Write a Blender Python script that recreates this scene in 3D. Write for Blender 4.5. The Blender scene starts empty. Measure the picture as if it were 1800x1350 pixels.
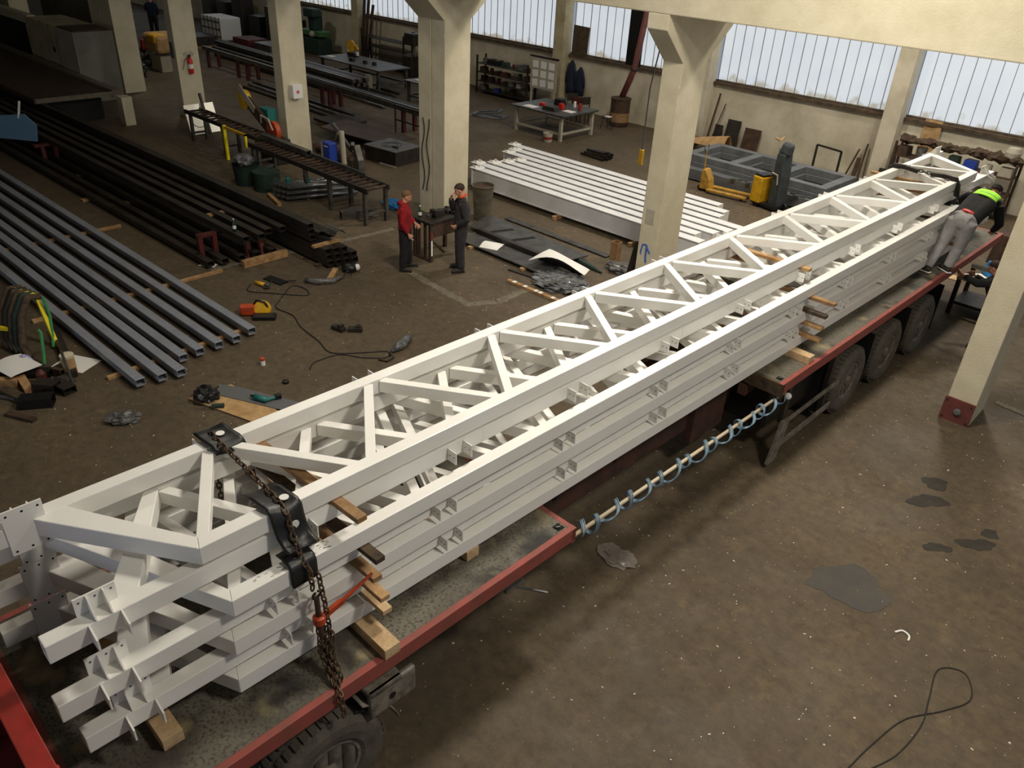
import bpy, bmesh, math, random
from mathutils import Vector, Matrix, Euler, Quaternion
sc = bpy.context.scene
C = sc.collection
R = random.Random(7)
pi = math.pi
# ---------------------------------------------------------------- camera
cam = bpy.data.cameras.new('camera'); cam.sensor_fit = 'HORIZONTAL'; cam.sensor_width = 36.0
cam.lens = 1389.2154/1800*36.0; cam.clip_end = 300
co = bpy.data.objects.new('camera', cam); C.objects.link(co); sc.camera = co
Rw = Matrix(((0.71943059, 0.69290513, 0.04798034), (0.38570593, -0.34111105, -0.85724803), (-0.57762493, 0.63523675, -0.51266335)))
xr, dn, fw = Rw[0], Rw[1], Rw[2]
M3 = Matrix((xr, -dn, -fw)).transposed()
co.matrix_world = Matrix.Translation((0, 0, 6.7)) @ M3.to_4x4()
# ---------------------------------------------------------------- world, lamps, exposure
sc.view_settings.view_transform = 'Standard'; sc.view_settings.look = 'None'
sc.view_settings.gamma = 1; sc.view_settings.use_curve_mapping = False
sc.view_settings.exposure = 0.0
w = bpy.data.worlds.new('world'); sc.world = w; w.use_nodes = True
w.node_tree.nodes['Background'].inputs[0].default_value = (0.74, 0.84, 1.0, 1)
w.node_tree.nodes['Background'].inputs[1].default_value = 0.34
LAMPS = [  # x, y, z, watts, size
    (-4.3, 8.2, 9.4, 640, 1.3), (1.6, 5.2, 9.4, 430, 1.2), (-4.0, 18.5, 9.4, 430, 1.0),
    (-10.5, 17.6, 9.4, 560, 1.0), (-17.0, 10.0, 9.4, 110, 1.0), (-19.0, 20.5, 9.4, 110, 1.0), (-6.0, 22.5, 9.4, 300, 1.0), (-34.0, 16.0, 9.4, 170, 1.0), (-9.6, 6.0, 9.4, 150, 1.0)]  # the lamp nearest the window wall is added, unseen, to brighten that wall
# ---------------------------------------------------------------- materials
def lin(c):
    return tuple(((v/255)/12.92 if v/255 <= .04045 else ((v/255+.055)/1.055)**2.4) for v in c)
MATS = {}
def mat(name, col, rough=.6, metal=0., col2=None, scale=6., lo=.35, hi=.65, bump=0., bscale=60., emit=0., spec=.5, detail=6., alpha=1., trans=0.):
    m = bpy.data.materials.new(name); m.use_nodes = True; nt = m.node_tree; b = nt.nodes['Principled BSDF']
    b.inputs['Roughness'].default_value = rough; b.inputs['Metallic'].default_value = metal
    b.inputs['Specular IOR Level'].default_value = spec
    c1 = lin(col)+(1,); b.inputs['Base Color'].default_value = c1
    if alpha < 1: b.inputs['Alpha'].default_value = alpha
    if trans: b.inputs['Transmission Weight'].default_value = trans
    tc = nt.nodes.new('ShaderNodeTexCoord')
    if col2:
        n = nt.nodes.new('ShaderNodeTexNoise'); n.inputs['Scale'].default_value = scale; n.inputs['Detail'].default_value = detail; n.inputs['Roughness'].default_value = .65
        nt.links.new(tc.outputs['Object'], n.inputs['Vector'])
        r = nt.nodes.new('ShaderNodeMapRange'); r.inputs[1].default_value = lo; r.inputs[2].default_value = hi
        nt.links.new(n.outputs['Fac'], r.inputs[0])
        x = nt.nodes.new('ShaderNodeMix'); x.data_type = 'RGBA'; x.inputs[6].default_value = c1; x.inputs[7].default_value = lin(col2)+(1,)
        nt.links.new(r.outputs[0], x.inputs[0]); nt.links.new(x.outputs[2], b.inputs['Base Color'])
        if emit: nt.links.new(x.outputs[2], b.inputs['Emission Color'])
    if emit:
        b.inputs['Emission Strength'].default_value = emit
        if not col2: b.inputs['Emission Color'].default_value = c1
    if bump:
        n2 = nt.nodes.new('ShaderNodeTexNoise'); n2.inputs['Scale'].default_value = bscale; n2.inputs['Detail'].default_value = 4
        nt.links.new(tc.outputs['Object'], n2.inputs['Vector'])
        bp = nt.nodes.new('ShaderNodeBump'); bp.inputs['Strength'].default_value = bump; bp.inputs['Distance'].default_value = .02
        nt.links.new(n2.outputs['Fac'], bp.inputs['Height']); nt.links.new(bp.outputs[0], b.inputs['Normal'])
    MATS[name] = m; return m
mat('white', (238, 236, 232), .32, col2=(230, 228, 222), scale=1.2)
mat('white_dull', (222, 222, 224), .5, col2=(206, 206, 208), scale=2)
mat('cream', (208, 199, 174), .75, col2=(192, 182, 154), scale=1.6, bump=.25, bscale=40)
mat('cream_dirty', (190, 180, 150), .8, col2=(150, 138, 108), scale=1.5, bump=.3, bscale=30)
mat('wall', (205, 196, 176), .85, col2=(168, 158, 136), scale=.9, lo=.4, hi=.72, bump=.2)
mat('sill', (92, 76, 58), .9, col2=(58, 46, 34), scale=6)
mat('primer', (136, 140, 149), .45, col2=(122, 126, 134), scale=2)
mat('steel_dark', (62, 56, 50), .5, .4, col2=(42, 37, 33), scale=3)
mat('steel', (110, 108, 104), .4, .6, col2=(76, 72, 66), scale=4)
mat('steel_rust', (84, 60, 44), .75, .2, col2=(50, 38, 30), scale=5)
mat('frame_grey', (108, 111, 114), .5, col2=(88, 90, 92), scale=3)
mat('yellow_old', (196, 148, 48), .55, col2=(140, 108, 52), scale=7)
mat('bin_metal', (104, 96, 80), .8, .2, col2=(76, 68, 56), scale=5)
mat('joint', (120, 116, 112), .8)
mat('galv', (150, 152, 154), .35, .8, col2=(110, 112, 114), scale=8)
mat('silver_lit', (232, 228, 216), .3, .35)  # lamp reflection on the leaning panel put into the pale base colour
mat('black', (16, 16, 17), .45); mat('void', (5, 5, 5), .9)
mat('rubber', (24, 24, 24), .42, bump=.1)
mat('tyre', (74, 69, 61), .85, col2=(98, 91, 80), scale=5, bump=.3, bscale=50)
mat('rim', (138, 131, 120), .6, .1, col2=(88, 81, 72), scale=9)
mat('red_paint', (158, 44, 36), .5, col2=(118, 42, 34), scale=5, lo=.4, hi=.7)
mat('red_rail', (150, 72, 64), .65, col2=(112, 72, 60), scale=4, lo=.4, hi=.75)
mat('red_bright', (196, 34, 28), .4)
mat('red_dark', (96, 30, 26), .6, col2=(60, 26, 22), scale=6)
mat('rust_beam', (84, 50, 40), .7, col2=(50, 37, 30), scale=4)
mat('wood', (186, 150, 104), .75, col2=(140, 102, 64), scale=7, bump=.3)
mat('wood_pale', (206, 178, 138), .75, col2=(170, 136, 96), scale=7, bump=.3)
mat('wood_dark', (84, 68, 48), .85, col2=(52, 42, 30), scale=9, bump=.4)
mat('wood_orange', (156, 122, 82), .75, col2=(120, 88, 58), scale=8, bump=.3)
mat('chain', (104, 84, 64), .6, .5, col2=(70, 54, 40), scale=30)
mat('chain_steel', (84, 86, 80), .5, .6)
mat('orange', (200, 76, 34), .5, col2=(150, 60, 30), scale=8)
mat('yellow', (226, 176, 30), .45, col2=(190, 142, 26), scale=5)
mat('yellow_bright', (235, 215, 30), .5)
mat('green', (66, 110, 64), .5); mat('green_dark', (40, 62, 52), .7, col2=(28, 44, 40), scale=5)
mat('teal', (30, 110, 104), .5); mat('blue', (26, 58, 150), .5); mat('blue_cloth', (22, 30, 52), .9)
mat('blue_bright', (30, 110, 170), .5); mat('paper', (228, 226, 222), .8); mat('cardboard', (190, 156, 110), .85, col2=(160, 124, 80), scale=5)
mat('grey_plastic', (92, 94, 94), .6); mat('lever', (66, 72, 74), .5, col2=(48, 54, 56), scale=5)
mat('skin', (206, 150, 122), .55); mat('hair', (58, 42, 32), .8); mat('hair_fair', (112, 84, 56), .8)
mat('red_cloth', (158, 22, 30), .9, col2=(128, 16, 24), scale=8, bump=.4, bscale=25)
mat('black_cloth', (30, 28, 30), .9, col2=(20, 19, 21), scale=8, bump=.4, bscale=25)
mat('grey_cloth', (160, 158, 158), .95, col2=(140, 138, 140), scale=7, bump=.4, bscale=22)
mat('charcoal_cloth', (52, 48, 50), .9, col2=(36, 34, 36), scale=8, bump=.4, bscale=25)
mat('hivis', (170, 255, 60), .8, emit=.0); mat('reflective', (215, 225, 190), .35)
mat('orange_cloth', (220, 92, 40), .8); mat('shoe', (50, 46, 40), .8); mat('bag', (60, 58, 58), .35, col2=(110, 108, 106), scale=9)
mat('plastic_clear', (150, 140, 132), .2, alpha=.45); mat('bottle_green', (30, 70, 36), .1, alpha=.85)
mat('cable', (34, 30, 26), .7); mat('hose_blue', (96, 132, 160), .5); mat('hose_grey', (150, 152, 150), .5); mat('pole', (190, 176, 150), .5)
mat('grey_panel', (120, 118, 106), .7, col2=(104, 102, 92), scale=1.5); mat('pale_panel', (176, 170, 152), .7, col2=(154, 148, 132), scale=1.5)
mat('brown_plate', (78, 62, 54), .55, .2, col2=(60, 46, 40), scale=2)
mat('graffiti', (60, 100, 180), .8); mat('chip', (220, 216, 204), .6); mat('oil', (26, 24, 24), .25)
mat('concrete_kerb', (120, 112, 96), .9, col2=(92, 84, 70), scale=6, bump=.3)
mat('ibc', (214, 214, 210), .5); mat('sheet', (96, 96, 96), .45, .5, col2=(66, 64, 62), scale=3)
mat('film', (120, 122, 124), .25, col2=(60, 60, 62), scale=7, bump=.6, bscale=12)
mat('redbrown', (112, 56, 52), .6, col2=(88, 50, 46), scale=6)
mat('lamp_glow', (255, 244, 220), .5, emit=8)
mat('deck_wet', (40, 38, 34), .35)
def floor_mat():
    m = bpy.data.materials.new('floor_concrete'); m.use_nodes = True; nt = m.node_tree; L = nt.links; N = nt.nodes.new
    b = nt.nodes['Principled BSDF']; tc = N('ShaderNodeTexCoord')
    def noise(s, d=8, r=.6):
        n = N('ShaderNodeTexNoise'); n.inputs['Scale'].default_value = s; n.inputs['Detail'].default_value = d; n.inputs['Roughness'].default_value = r
        L.new(tc.outputs['Object'], n.inputs['Vector']); return n.outputs['Fac']
    def rng(v, a, c, o0=0., o1=1.):
        r = N('ShaderNodeMapRange'); r.inputs[1].default_value = a; r.inputs[2].default_value = c; r.inputs[3].default_value = o0; r.inputs[4].default_value = o1
        L.new(v, r.inputs[0]); return r.outputs[0]
    def mix(f, a, c):
        x = N('ShaderNodeMix'); x.data_type = 'RGBA'; L.new(f, x.inputs[0])
        for i, v in ((6, a), (7, c)):
            if isinstance(v, tuple): x.inputs[i].default_value = lin(v)+(1,)
            else: L.new(v, x.inputs[i])
        return x.outputs[2]
    c = mix(rng(noise(.5), .35, .65), (96, 82, 61), (79, 67, 50))
    c = mix(rng(noise(7, 10, .75), .42, .72), c, (62, 52, 40))
    c = mix(rng(noise(2.3, 12, .75), .56, .8), c, (118, 101, 76))
    c = mix(rng(noise(22, 4, .8), .62, .74), c, (132, 120, 98))
    v = N('ShaderNodeTexVoronoi'); v.inputs['Scale'].default_value = 2.2; L.new(tc.outputs['Object'], v.inputs['Vector'])
    c = mix(rng(v.outputs['Distance'], .035, .02), c, (196, 188, 168))
    L.new(c, b.inputs['Base Color'])
    L.new(rng(noise(1.1), .35, .7, .6, .9), b.inputs['Roughness'])
    bp = N('ShaderNodeBump'); bp.inputs['Strength'].default_value = .25; bp.inputs['Distance'].default_value = .02
    L.new(noise(18), bp.inputs['Height']); L.new(bp.outputs[0], b.inputs['Normal'])
    MATS['floor'] = m
floor_mat()
def deck_mat():
    m = bpy.data.materials.new('deck_boards'); m.use_nodes = True; nt = m.node_tree; L = nt.links; N = nt.nodes.new
    b = nt.nodes['Principled BSDF']; tc = N('ShaderNodeTexCoord'); prev = (108, 103, 90)
    for s, a, c_, col in ((1.3, .42, .62, (76, 71, 62)), (38, .48, .66, (62, 58, 51)), (1.7, .56, .68, (36, 34, 31)), (2.6, .60, .72, (132, 120, 90))):
        n = N('ShaderNodeTexNoise'); n.inputs['Scale'].default_value = s; n.inputs['Detail'].default_value = 8; L.new(tc.outputs['Object'], n.inputs['Vector'])
        r = N('ShaderNodeMapRange'); r.inputs[1].default_value = a; r.inputs[2].default_value = c_; L.new(n.outputs['Fac'], r.inputs[0])
        x = N('ShaderNodeMix'); x.data_type = 'RGBA'; L.new(r.outputs[0], x.inputs[0])
        if isinstance(prev, tuple): x.inputs[6].default_value = lin(prev)+(1,)
        else: L.new(prev, x.inputs[6])
        x.inputs[7].default_value = lin(col)+(1,); prev = x.outputs[2]
    L.new(prev, b.inputs['Base Color']); b.inputs['Roughness'].default_value = .7
    MATS['deck'] = m
deck_mat()
def pane_mat():   # translucent profiled daylight panels: lit from the overcast day outside
    m = bpy.data.materials.new('daylight_panel'); m.use_nodes = True; nt = m.node_tree; L = nt.links; N = nt.nodes.new
    b = nt.nodes['Principled BSDF']; tc = N('ShaderNodeTexCoord')
    n = N('ShaderNodeTexNoise'); n.inputs['Scale'].default_value = 1.2; n.inputs['Detail'].default_value = 3; L.new(tc.outputs['Object'], n.inputs['Vector'])
    x = N('ShaderNodeMix'); x.data_type = 'RGBA'; L.new(n.outputs['Fac'], x.inputs[0])
    x.inputs[6].default_value = lin((200, 210, 220))+(1,); x.inputs[7].default_value = lin((224, 228, 232))+(1,)
    L.new(x.outputs[2], b.inputs['Emission Color']); b.inputs['Emission Strength'].default_value = .86
    # grime blown in along the foot of the panels
    sp = N('ShaderNodeSeparateXYZ'); L.new(tc.outputs['Object'], sp.inputs[0]); n3 = N('ShaderNodeTexNoise'); n3.inputs['Scale'].default_value = 2.6; n3.inputs['Detail'].default_value = 6
    L.new(tc.outputs['Object'], n3.inputs['Vector'])
    md = N('ShaderNodeMath'); md.operation = 'MULTIPLY_ADD'; md.inputs[1].default_value = -1.1; md.inputs[2].default_value = 2.78; L.new(n3.outputs['Fac'], md.inputs[0])
    r = N('ShaderNodeMapRange'); r.inputs[1].default_value = .0; r.inputs[2].default_value = .22; r.inputs[3].default_value = 0.; r.inputs[4].default_value = .75
    m2 = N('ShaderNodeMath'); m2.operation = 'SUBTRACT'; L.new(md.outputs[0], m2.inputs[0]); L.new(sp.outputs['Z'], m2.inputs[1]); L.new(m2.outputs[0], r.inputs[0])
    x2 = N('ShaderNodeMix'); x2.data_type = 'RGBA'; L.new(r.outputs[0], x2.inputs[0]); L.new(x.outputs[2], x2.inputs[6]); x2.inputs[7].default_value = lin((150, 136, 104))+(1,)
    L.new(x2.outputs[2], b.inputs['Emission Color'])
    b.inputs['Base Color'].default_value = (.16, .17, .18, 1); b.inputs['Roughness'].default_value = .4
    MATS['pane'] = m
pane_mat()
# ---------------------------------------------------------------- mesh helpers
class MB:
    def __init__(s): s.v = []; s.f = []
    def add(s, vs, fs, M=None):
        o = len(s.v)
        s.v += [tuple(M @ Vector(p)) if M else tuple(p) for p in vs]
        s.f += [tuple(i+o for i in f) for f in fs]; return s
    def box(s, c, d, rot=(0, 0, 0), taper=1.):
        x, y, z = d[0]/2, d[1]/2, d[2]/2; t = taper
        vs = [(-x, -y, -z), (x, -y, -z), (x, y, -z), (-x, y, -z), (-x*t, -y*t, z), (x*t, -y*t, z), (x*t, y*t, z), (-x*t, y*t, z)]
        M = Matrix.Translation(c) @ Euler(rot).to_matrix().to_4x4()
        return s.add(vs, [(0, 3, 2, 1), (4, 5, 6, 7), (0, 1, 5, 4), (1, 2, 6, 5), (2, 3, 7, 6), (3, 0, 4, 7)], M)
    def bb(s, x0, x1, y0, y1, z0, z1): return s.box(((x0+x1)/2, (y0+y1)/2, (z0+z1)/2), (x1-x0, y1-y0, z1-z0))
    def bar(s, a, b, w, h, up=(0, 0, 1)):   # rectangular bar from a to b
        a, b = Vector(a), Vector(b); d = (b-a).normalized(); u = Vector(up)
        if abs(d.dot(u)) > .98: u = Vector((0, 1, 0))
        r = d.cross(u).normalized(); u = r.cross(d)
        q = [(-w/2, -h/2), (w/2, -h/2), (w/2, h/2), (-w/2, h/2)]
        vs = [a+r*i+u*j for i, j in q]+[b+r*i+u*j for i, j in q]
        return s.add(vs, [(0, 1, 2, 3), (7, 6, 5, 4), (0, 4, 5, 1), (1, 5, 6, 2), (2, 6, 7, 3), (3, 7, 4, 0)])
    def hollow(s, a, b, w, h, t, up=(0, 0, 1)):   # open rectangular tube
        a, b = Vector(a), Vector(b); d = (b-a).normalized(); u = Vector(up); r = d.cross(u).normalized(); u = r.cross(d)
        o = [(-w/2, -h/2), (w/2, -h/2), (w/2, h/2), (-w/2, h/2)]; i = [(x*(1-2*t/w), y*(1-2*t/h)) for x, y in o]
        vs = [p+r*x+u*y for p in (a, b) for q in (o, i) for x, y in q]; fs = []
        for k in range(4):
            j = (k+1) % 4
            fs += [(k, k+8, j+8, j), (k+4, j+4, j+12, k+12), (k, j, j+4, k+4), (k+8, k+12, j+12, j+8)]
        return s.add(vs, fs)
    def tube(s, pts, r, n=8, cap=True):
        P = [Vector(p) for p in pts]; rs = r if isinstance(r, (list, tuple)) else [r]*len(P); rings = []; u = None
        for i, p in enumerate(P):
            d = (P[min(i+1, len(P)-1)]-P[max(i-1, 0)]).normalized()
            if u is None: u = d.orthogonal().normalized()
            u = (u-d*u.dot(d)); u = u.normalized() if u.length > 1e-6 else d.orthogonal().normalized()
            v = d.cross(u)
            rings.append([p+(u*math.cos(a)+v*math.sin(a))*rs[i] for a in [2*pi*k/n for k in range(n)]])
        vs = [q for g in rings for q in g]; fs = []
        for i in range(len(P)-1):
            for k in range(n):
                fs.append((i*n+k, i*n+(k+1) % n, (i+1)*n+(k+1) % n, (i+1)*n+k))
        if cap: fs += [tuple(range(n))[::-1], tuple(range((len(P)-1)*n, len(P)*n))]
        return s.add(vs, fs)
    def lathe(s, prof, n=24, M=None):   # profile (r, z) about z
        vs = [(r*math.cos(2*pi*k/n), r*math.sin(2*pi*k/n), z) for r, z in prof for k in range(n)]; fs = []
        for i in range(len(prof)-1):
            for k in range(n): fs.append((i*n+k, i*n+(k+1) % n, (i+1)*n+(k+1) % n, (i+1)*n+k))
        fs += [tuple(range(n))[::-1], tuple(range((len(prof)-1)*n, len(prof)*n))]
        return s.add(vs, fs, M)
    def prism(s, poly, axis, a, b, M=None):  # 2-D outline extruded along an axis; outline in the two other axes in order
        def P(u, v, t): return {'x': (t, u, v), 'y': (u, t, v), 'z': (u, v, t)}[axis]
        n = len(poly); vs = [P(u, v, a) for u, v in poly]+[P(u, v, b) for u, v in poly]
        fs = [tuple(range(n))[::-1], tuple(range(n, 2*n))]+[(i, (i+1) % n, (i+1) % n+n, i+n) for i in range(n)]
        return s.add(vs, fs, M)
    def ico(s, c, r, sub=2, sq=(1, 1, 1), jit=0.):
        bm = bmesh.new(); bmesh.ops.create_icosphere(bm, subdivisions=sub, radius=1)
        vs = []
        for v in bm.verts:
            k = 1+(R.random()-.5)*jit
            vs.append((c[0]+v.co.x*r*sq[0]*k, c[1]+v.co.y*r*sq[1]*k, c[2]+v.co.z*r*sq[2]*k))
        fs = [tuple(v.index for v in f.verts) for f in bm.faces]; bm.free(); return s.add(vs, fs)
    def grid(s, nx, ny, fn, thick=0.):
        vs = [fn(i/nx, j/ny) for j in range(ny+1) for i in range(nx+1)]
        fs = [(j*(nx+1)+i, j*(nx+1)+i+1, (j+1)*(nx+1)+i+1, (j+1)*(nx+1)+i) for j in range(ny) for i in range(nx)]
        return s.add(vs, fs)
    def build(s, name, m, parent=None, loc=None, smooth=False, bevel=0., solid=0., rot=None, sub=0):
        me = bpy.data.meshes.new(name); me.from_pydata(s.v, [], s.f)
        bm = bmesh.new(); bm.from_mesh(me); bmesh.ops.recalc_face_normals(bm, faces=bm.faces); bm.to_mesh(me); bm.free()
        if smooth:
            for p in me.polygons: p.use_smooth = True
        for mm in (m if isinstance(m, (list, tuple)) else [m]): me.materials.append(MATS[mm])
        o = bpy.data.objects.new(name, me); C.objects.link(o)
        if parent: o.parent = parent
        if loc: o.location = loc
        if rot: o.rotation_euler = rot
        if solid: md = o.modifiers.new('solid', 'SOLIDIFY'); md.thickness = solid
        if bevel: md = o.modifiers.new('bevel', 'BEVEL'); md.width = bevel; md.segments = 2; md.limit_method = 'ANGLE'
        if sub: md = o.modifiers.new('sub', 'SUBSURF'); md.levels = sub; md.render_levels = sub
        return o
def tag(o, label, cat, group=None, kind=None):
    o['label'] = label; o['category'] = cat
    if group: o['group'] = group
    if kind: o['kind'] = kind
    return o
def T(name, label, cat, loc=(0, 0, 0), rz=0., group=None):
    o = bpy.data.objects.new(name, None); C.objects.link(o); o.location = loc; o.rotation_euler = (0, 0, rz)
    return tag(o, label, cat, group)
def struct(mb, name, m, **k):
    o = mb.build(name, m, **k); o['kind'] = 'structure'; return o
def one(mb, name, m, label, cat, group=None, **k):
    return tag(mb.build(name, m, **k), label, cat, group)
def dup(root, loc, rz, label, group=None):
    r = root.copy(); C.objects.link(r); r.location = loc; r.rotation_euler = (0, 0, rz); r['label'] = label
    if group: r['group'] = group
    for ch in list(root.children):
        c = ch.copy(); C.objects.link(c); c.parent = r
        for g in list(ch.children):
            d = g.copy(); C.objects.link(d); d.parent = c
    return r
# ---------------------------------------------------------------- the hall
struct(MB().bb(-70, 14, -14, 26.2, -.2, 0), 'floor', 'floor')
wm = MB().bb(-70, 14, 25.7, 26.0, 0, 2.02); wm.bb(-70, 14, 25.7, 26.0, 6.2, 9.9); struct(wm, 'wall_back', 'wall')
struct(MB().bb(-70, 14, -14, 26.2, 9.9, 10.1), 'ceiling', 'wall')
struct(MB().bb(-70.2, -70, -14, 26.2, 0, 9.9), 'wall_left', 'wall'); struct(MB().bb(-70, 14, -14.2, -14, 0, 9.9), 'wall_front', 'wall')
# daylight bays between the wall pillars
PX = [-2.05, -8.45, -14.95, -21.5, -28.0, -34.6, -41.1, -47.6, -54.1]
edges = [4.4]+PX
for i in range(len(edges)-1):
    x1, x0 = edges[i]-.25, edges[i+1]+.25
    f = struct(MB().bb(x0-.03, x1+.03, 25.72, 25.95, 2.02, 2.08).bb(x0-.03, x1+.03, 25.8, 25.95, 6.12, 6.2), 'window_%d' % (i+1), 'sill')
    pm = MB(); n = 17 if i < 3 else 16; w_ = (x1-x0)/n
    jm = MB()
    for k in range(n):
        a = x0+k*w_
        pm.box((a+w_/2, 25.87+(.0 if k % 2 else .012), 4.1), (w_-.014, .02, 4.04))
        jm.bb(a-.006, a+.006, 25.84, 25.9, 2.08, 6.12)
    pm.build('pane', 'pane', f); jm.build('joint', 'joint', f)
    sm = MB().bb(x0-.02, x1+.02, 25.58, 25.74, 1.94, 2.03).build('sill', 'sill', f)
def pilaster(x, i):
    names = ['rightmost of the wall pillars, partly behind the red-brown shelf junk', 'between the two bright panel bays right of the flared column', 'half hidden behind the flared column', 'between the tool shelf and the orange board', 'standing behind the double column', 'near the dark leaning pipe rack in the back left', 'behind the medical-box column', 'behind the far white container', 'in the far left corner']
    o = one(MB().bb(-.25, .25, -.5, 0, 0, 9.9), 'wall_pillar', 'cream_dirty' if i > 2 else 'wall', 'cream wall pillar '+names[i], 'pillar', 'cream pillars along the window wall', loc=(x, 25.7, 0), bevel=.01)
for i, x in enumerate(PX): pilaster(x, i)
# middle row of columns with brackets and the crane beam on top
def column(x, label, wd=.43, base=None, m='cream'):
    t = T('concrete_column', label, 'column', (x, 13.2, 0), 0, 'cream concrete columns in a row')
    p = [(-.4, 0), (.4, 0), (.4, 4.55), (1.1, 5.10), (1.1, 5.36), (-1.04, 5.36), (-1.04, 5.12), (-.4, 4.55)]
    mb = MB()
    if wd > .6:
        mb.prism(p, 'x', -wd/2, -.012); mb.prism(p, 'x', .012, wd/2); mb.prism([(-.38, 0), (.38, 0), (.38, 5.3), (-.38, 5.3)], 'x', -.012, .012)
    else: mb.prism(p, 'x', -wd/2, wd/2)
    mb.build('shaft', m, t, bevel=.012)
    return t
cE = column(-2.0, 'cream concrete column at right with a bolted red-brown base plate')
cD = column(-8.22, 'cream concrete column with a blue scribble near its foot', .42)
cC = column(-14.71, 'cream double column with cables hanging down, behind the two talking workers', .92)
cB = column(-21.38, 'cream column carrying the white box with a red cross', .42)
cA = column(-27.9, 'cream column carrying the red fire extinguisher', .42)
cF = column(-33.4, 'cream wide column behind the pale cabinet at far left', 1.9)
cG = column(-44.0, 'cream column at the far left end of the row', .6)
mb = MB().bb(-.215, .215, -.03, 0, .0, .0)
pl = MB().bb(-.235, .215, -.43, -.40, .0, .40).build('base_plate', 'redbrown', cE)
MB().lathe([(.055, 0), (.055, .03), (.035, .04)], 16, Matrix.Translation((0, -.43, .2)) @ Matrix.Rotation(pi/2, 4, 'X')).build('centre_bolt', 'grey_plastic', pl)
bm_ = MB()
for u in (-.19, .17):
    for v in (.05, .35): bm_.lathe([(.012, 0), (.012, .012)], 8, Matrix.Translation((u, -.43, v)) @ Matrix.Rotation(pi/2, 4, 'X'))
bm_.build('bolt_hole', 'void', pl)
one(MB().bb(-46, 14, 12.16, 12.72, 5.36, 7.0).bb(-46, 14, 13.7, 14.26, 5.36, 7.0).bb(-46, 14, 12.7, 13.72, 5.5, 6.0), 'crane_beam', 'cream', 'long cream concrete crane beam resting on the columns across the top', 'beam', bevel=.02)
# wires hanging on the double column, graffiti, paper marks
cw = MB()
for dx, ph in ((-.28, 0), (-.1, 1.2)):
    cw.tube([(dx+.05*math.sin(ph+k*.9), -.43, 2.35-k*.16) for k in range(12)], .012, 6)
cw.build('hanging_cable', 'cable', cC)
g = MB()
g.tube([(-.13, -.402, .95), (-.1, -.402, 1.12), (-.02, -.402, 1.14), (.04, -.402, 1.05), (.09, -.402, .98)], .018, 6)
g.tube([(.0, -.402, 1.13), (.0, -.402, .9), (.02, -.402, .78)], .021, 6); g.tube([(-.1, -.402, 1.1), (-.13, -.402, 1.0), (-.12, -.402, .9)], .01, 6)
g.build('paint_scribble', 'graffiti', cD)
MB().bb(-.13, .07, -.402, -.4, 1.55, 1.85).build('faded_notice', 'pale_panel', cD)
# daylight from the open gate behind the viewer
l = bpy.data.lights.new('gate_daylight', 'AREA'); l.shape = 'RECTANGLE'; l.size = 7; l.size_y = 4; l.energy = 330; l.color = (.72, .82, 1)
lo = bpy.data.objects.new('gate_daylight', l); C.objects.link(lo); lo.location = (-7, -13.2, 3.6); lo.rotation_euler = (pi/2+.1, 0, 0)
# ceiling lamps
for i, (x, y, z, wt, sz) in enumerate(LAMPS):
    t = T('ceiling_lamp', 'round metal hall lamp hanging under the ceiling', 'lamp', (x, y, z), 0, 'hall lamps under the ceiling')
    MB().lathe([(.08, .32), (.12, .3), (.3, .08), (.34, .02), (.32, .02), (.1, .26)], 20).build('shade', 'steel', t)
    MB().tube([(0, 0, .3), (0, 0, .52)], .02).build('rod', 'steel_dark', t)
    l = bpy.data.lights.new('lamp_light', 'AREA'); l.shape = 'DISK'; l.size = sz; l.energy = wt; l.color = (1, .93, .80)
    lo = bpy.data.objects.new('lamp_light', l); C.objects.link(lo); lo.location = (x, y, z-.05)
# ---------------------------------------------------------------- trailer
TR = T('flatbed_trailer', 'long stretched flatbed trailer with red side rails and grimy deck under the white trusses', 'trailer', (-3.585, 0, 0), -.0153)
W = 2.5
def platform(y0, y1, nm):
    d = MB().bb(-W+.06, -.06, y0+.06, y1-.06, 1.40, 1.497).build('deck', 'deck', TR)
    for x in (-.065, -W): MB().bb(x, x+.065, y0, y1, 1.345, 1.505).build('side_rail', 'red_rail', TR, bevel=.006)
    MB().bb(-W, 0, y1-.06, y1, 1.32, 1.5).build('end_rail', 'red_rail', TR, bevel=.006)
    MB().bb(-W, 0, y0, y0+.06, 1.30, 1.5).build('end_rail', 'wood_dark' if nm == 2 else 'red_rail', TR, bevel=.006)
    for k in range(int((y1-y0)/.9)): MB().bb(-W+.1, -.1, y0+.4+k*.9, y0+.47+k*.9, 1.27, 1.40).build('crossbeam', 'rust_beam', TR)
    for x in (-.62, -2.0): MB().bb(x, x+.12, y0, y1, 1.1, 1.27).build('frame_rail', 'rust_beam', TR)
    for yy in (y0+.13, y1-.13):
        q = MB().bb(-.17, -.085, yy-.045, yy+.045, 1.495, 1.502).build('lashing_recess', 'void', TR)
        MB().tube([(-.15, yy-.03, 1.50), (-.13, yy-.03, 1.52), (-.11, yy, 1.52), (-.13, yy+.03, 1.505)], .008, 6).build('lashing_ring', 'steel', q)
platform(.36, 4.93, 1); platform(9.12, 18.4, 2)
MB().bb(-1.6, -.85, .6, 18.0, .72, 1.25).build('spine_beam', 'rust_beam', TR, bevel=.01)
for y in (5.6, 6.7, 7.8): MB().lathe([(.045, 0), (.045, .004)], 14, Matrix.Translation((-.85, y, 1.0)) @ Matrix.Rotation(pi/2, 4, 'Y')).build('beam_hole', 'void', TR)
for x in (-.86, -1.9): MB().bb(x, x+.11, 8.3, 9.1, .55, 1.3).build('sliding_bracket', 'rust_beam', TR)
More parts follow.
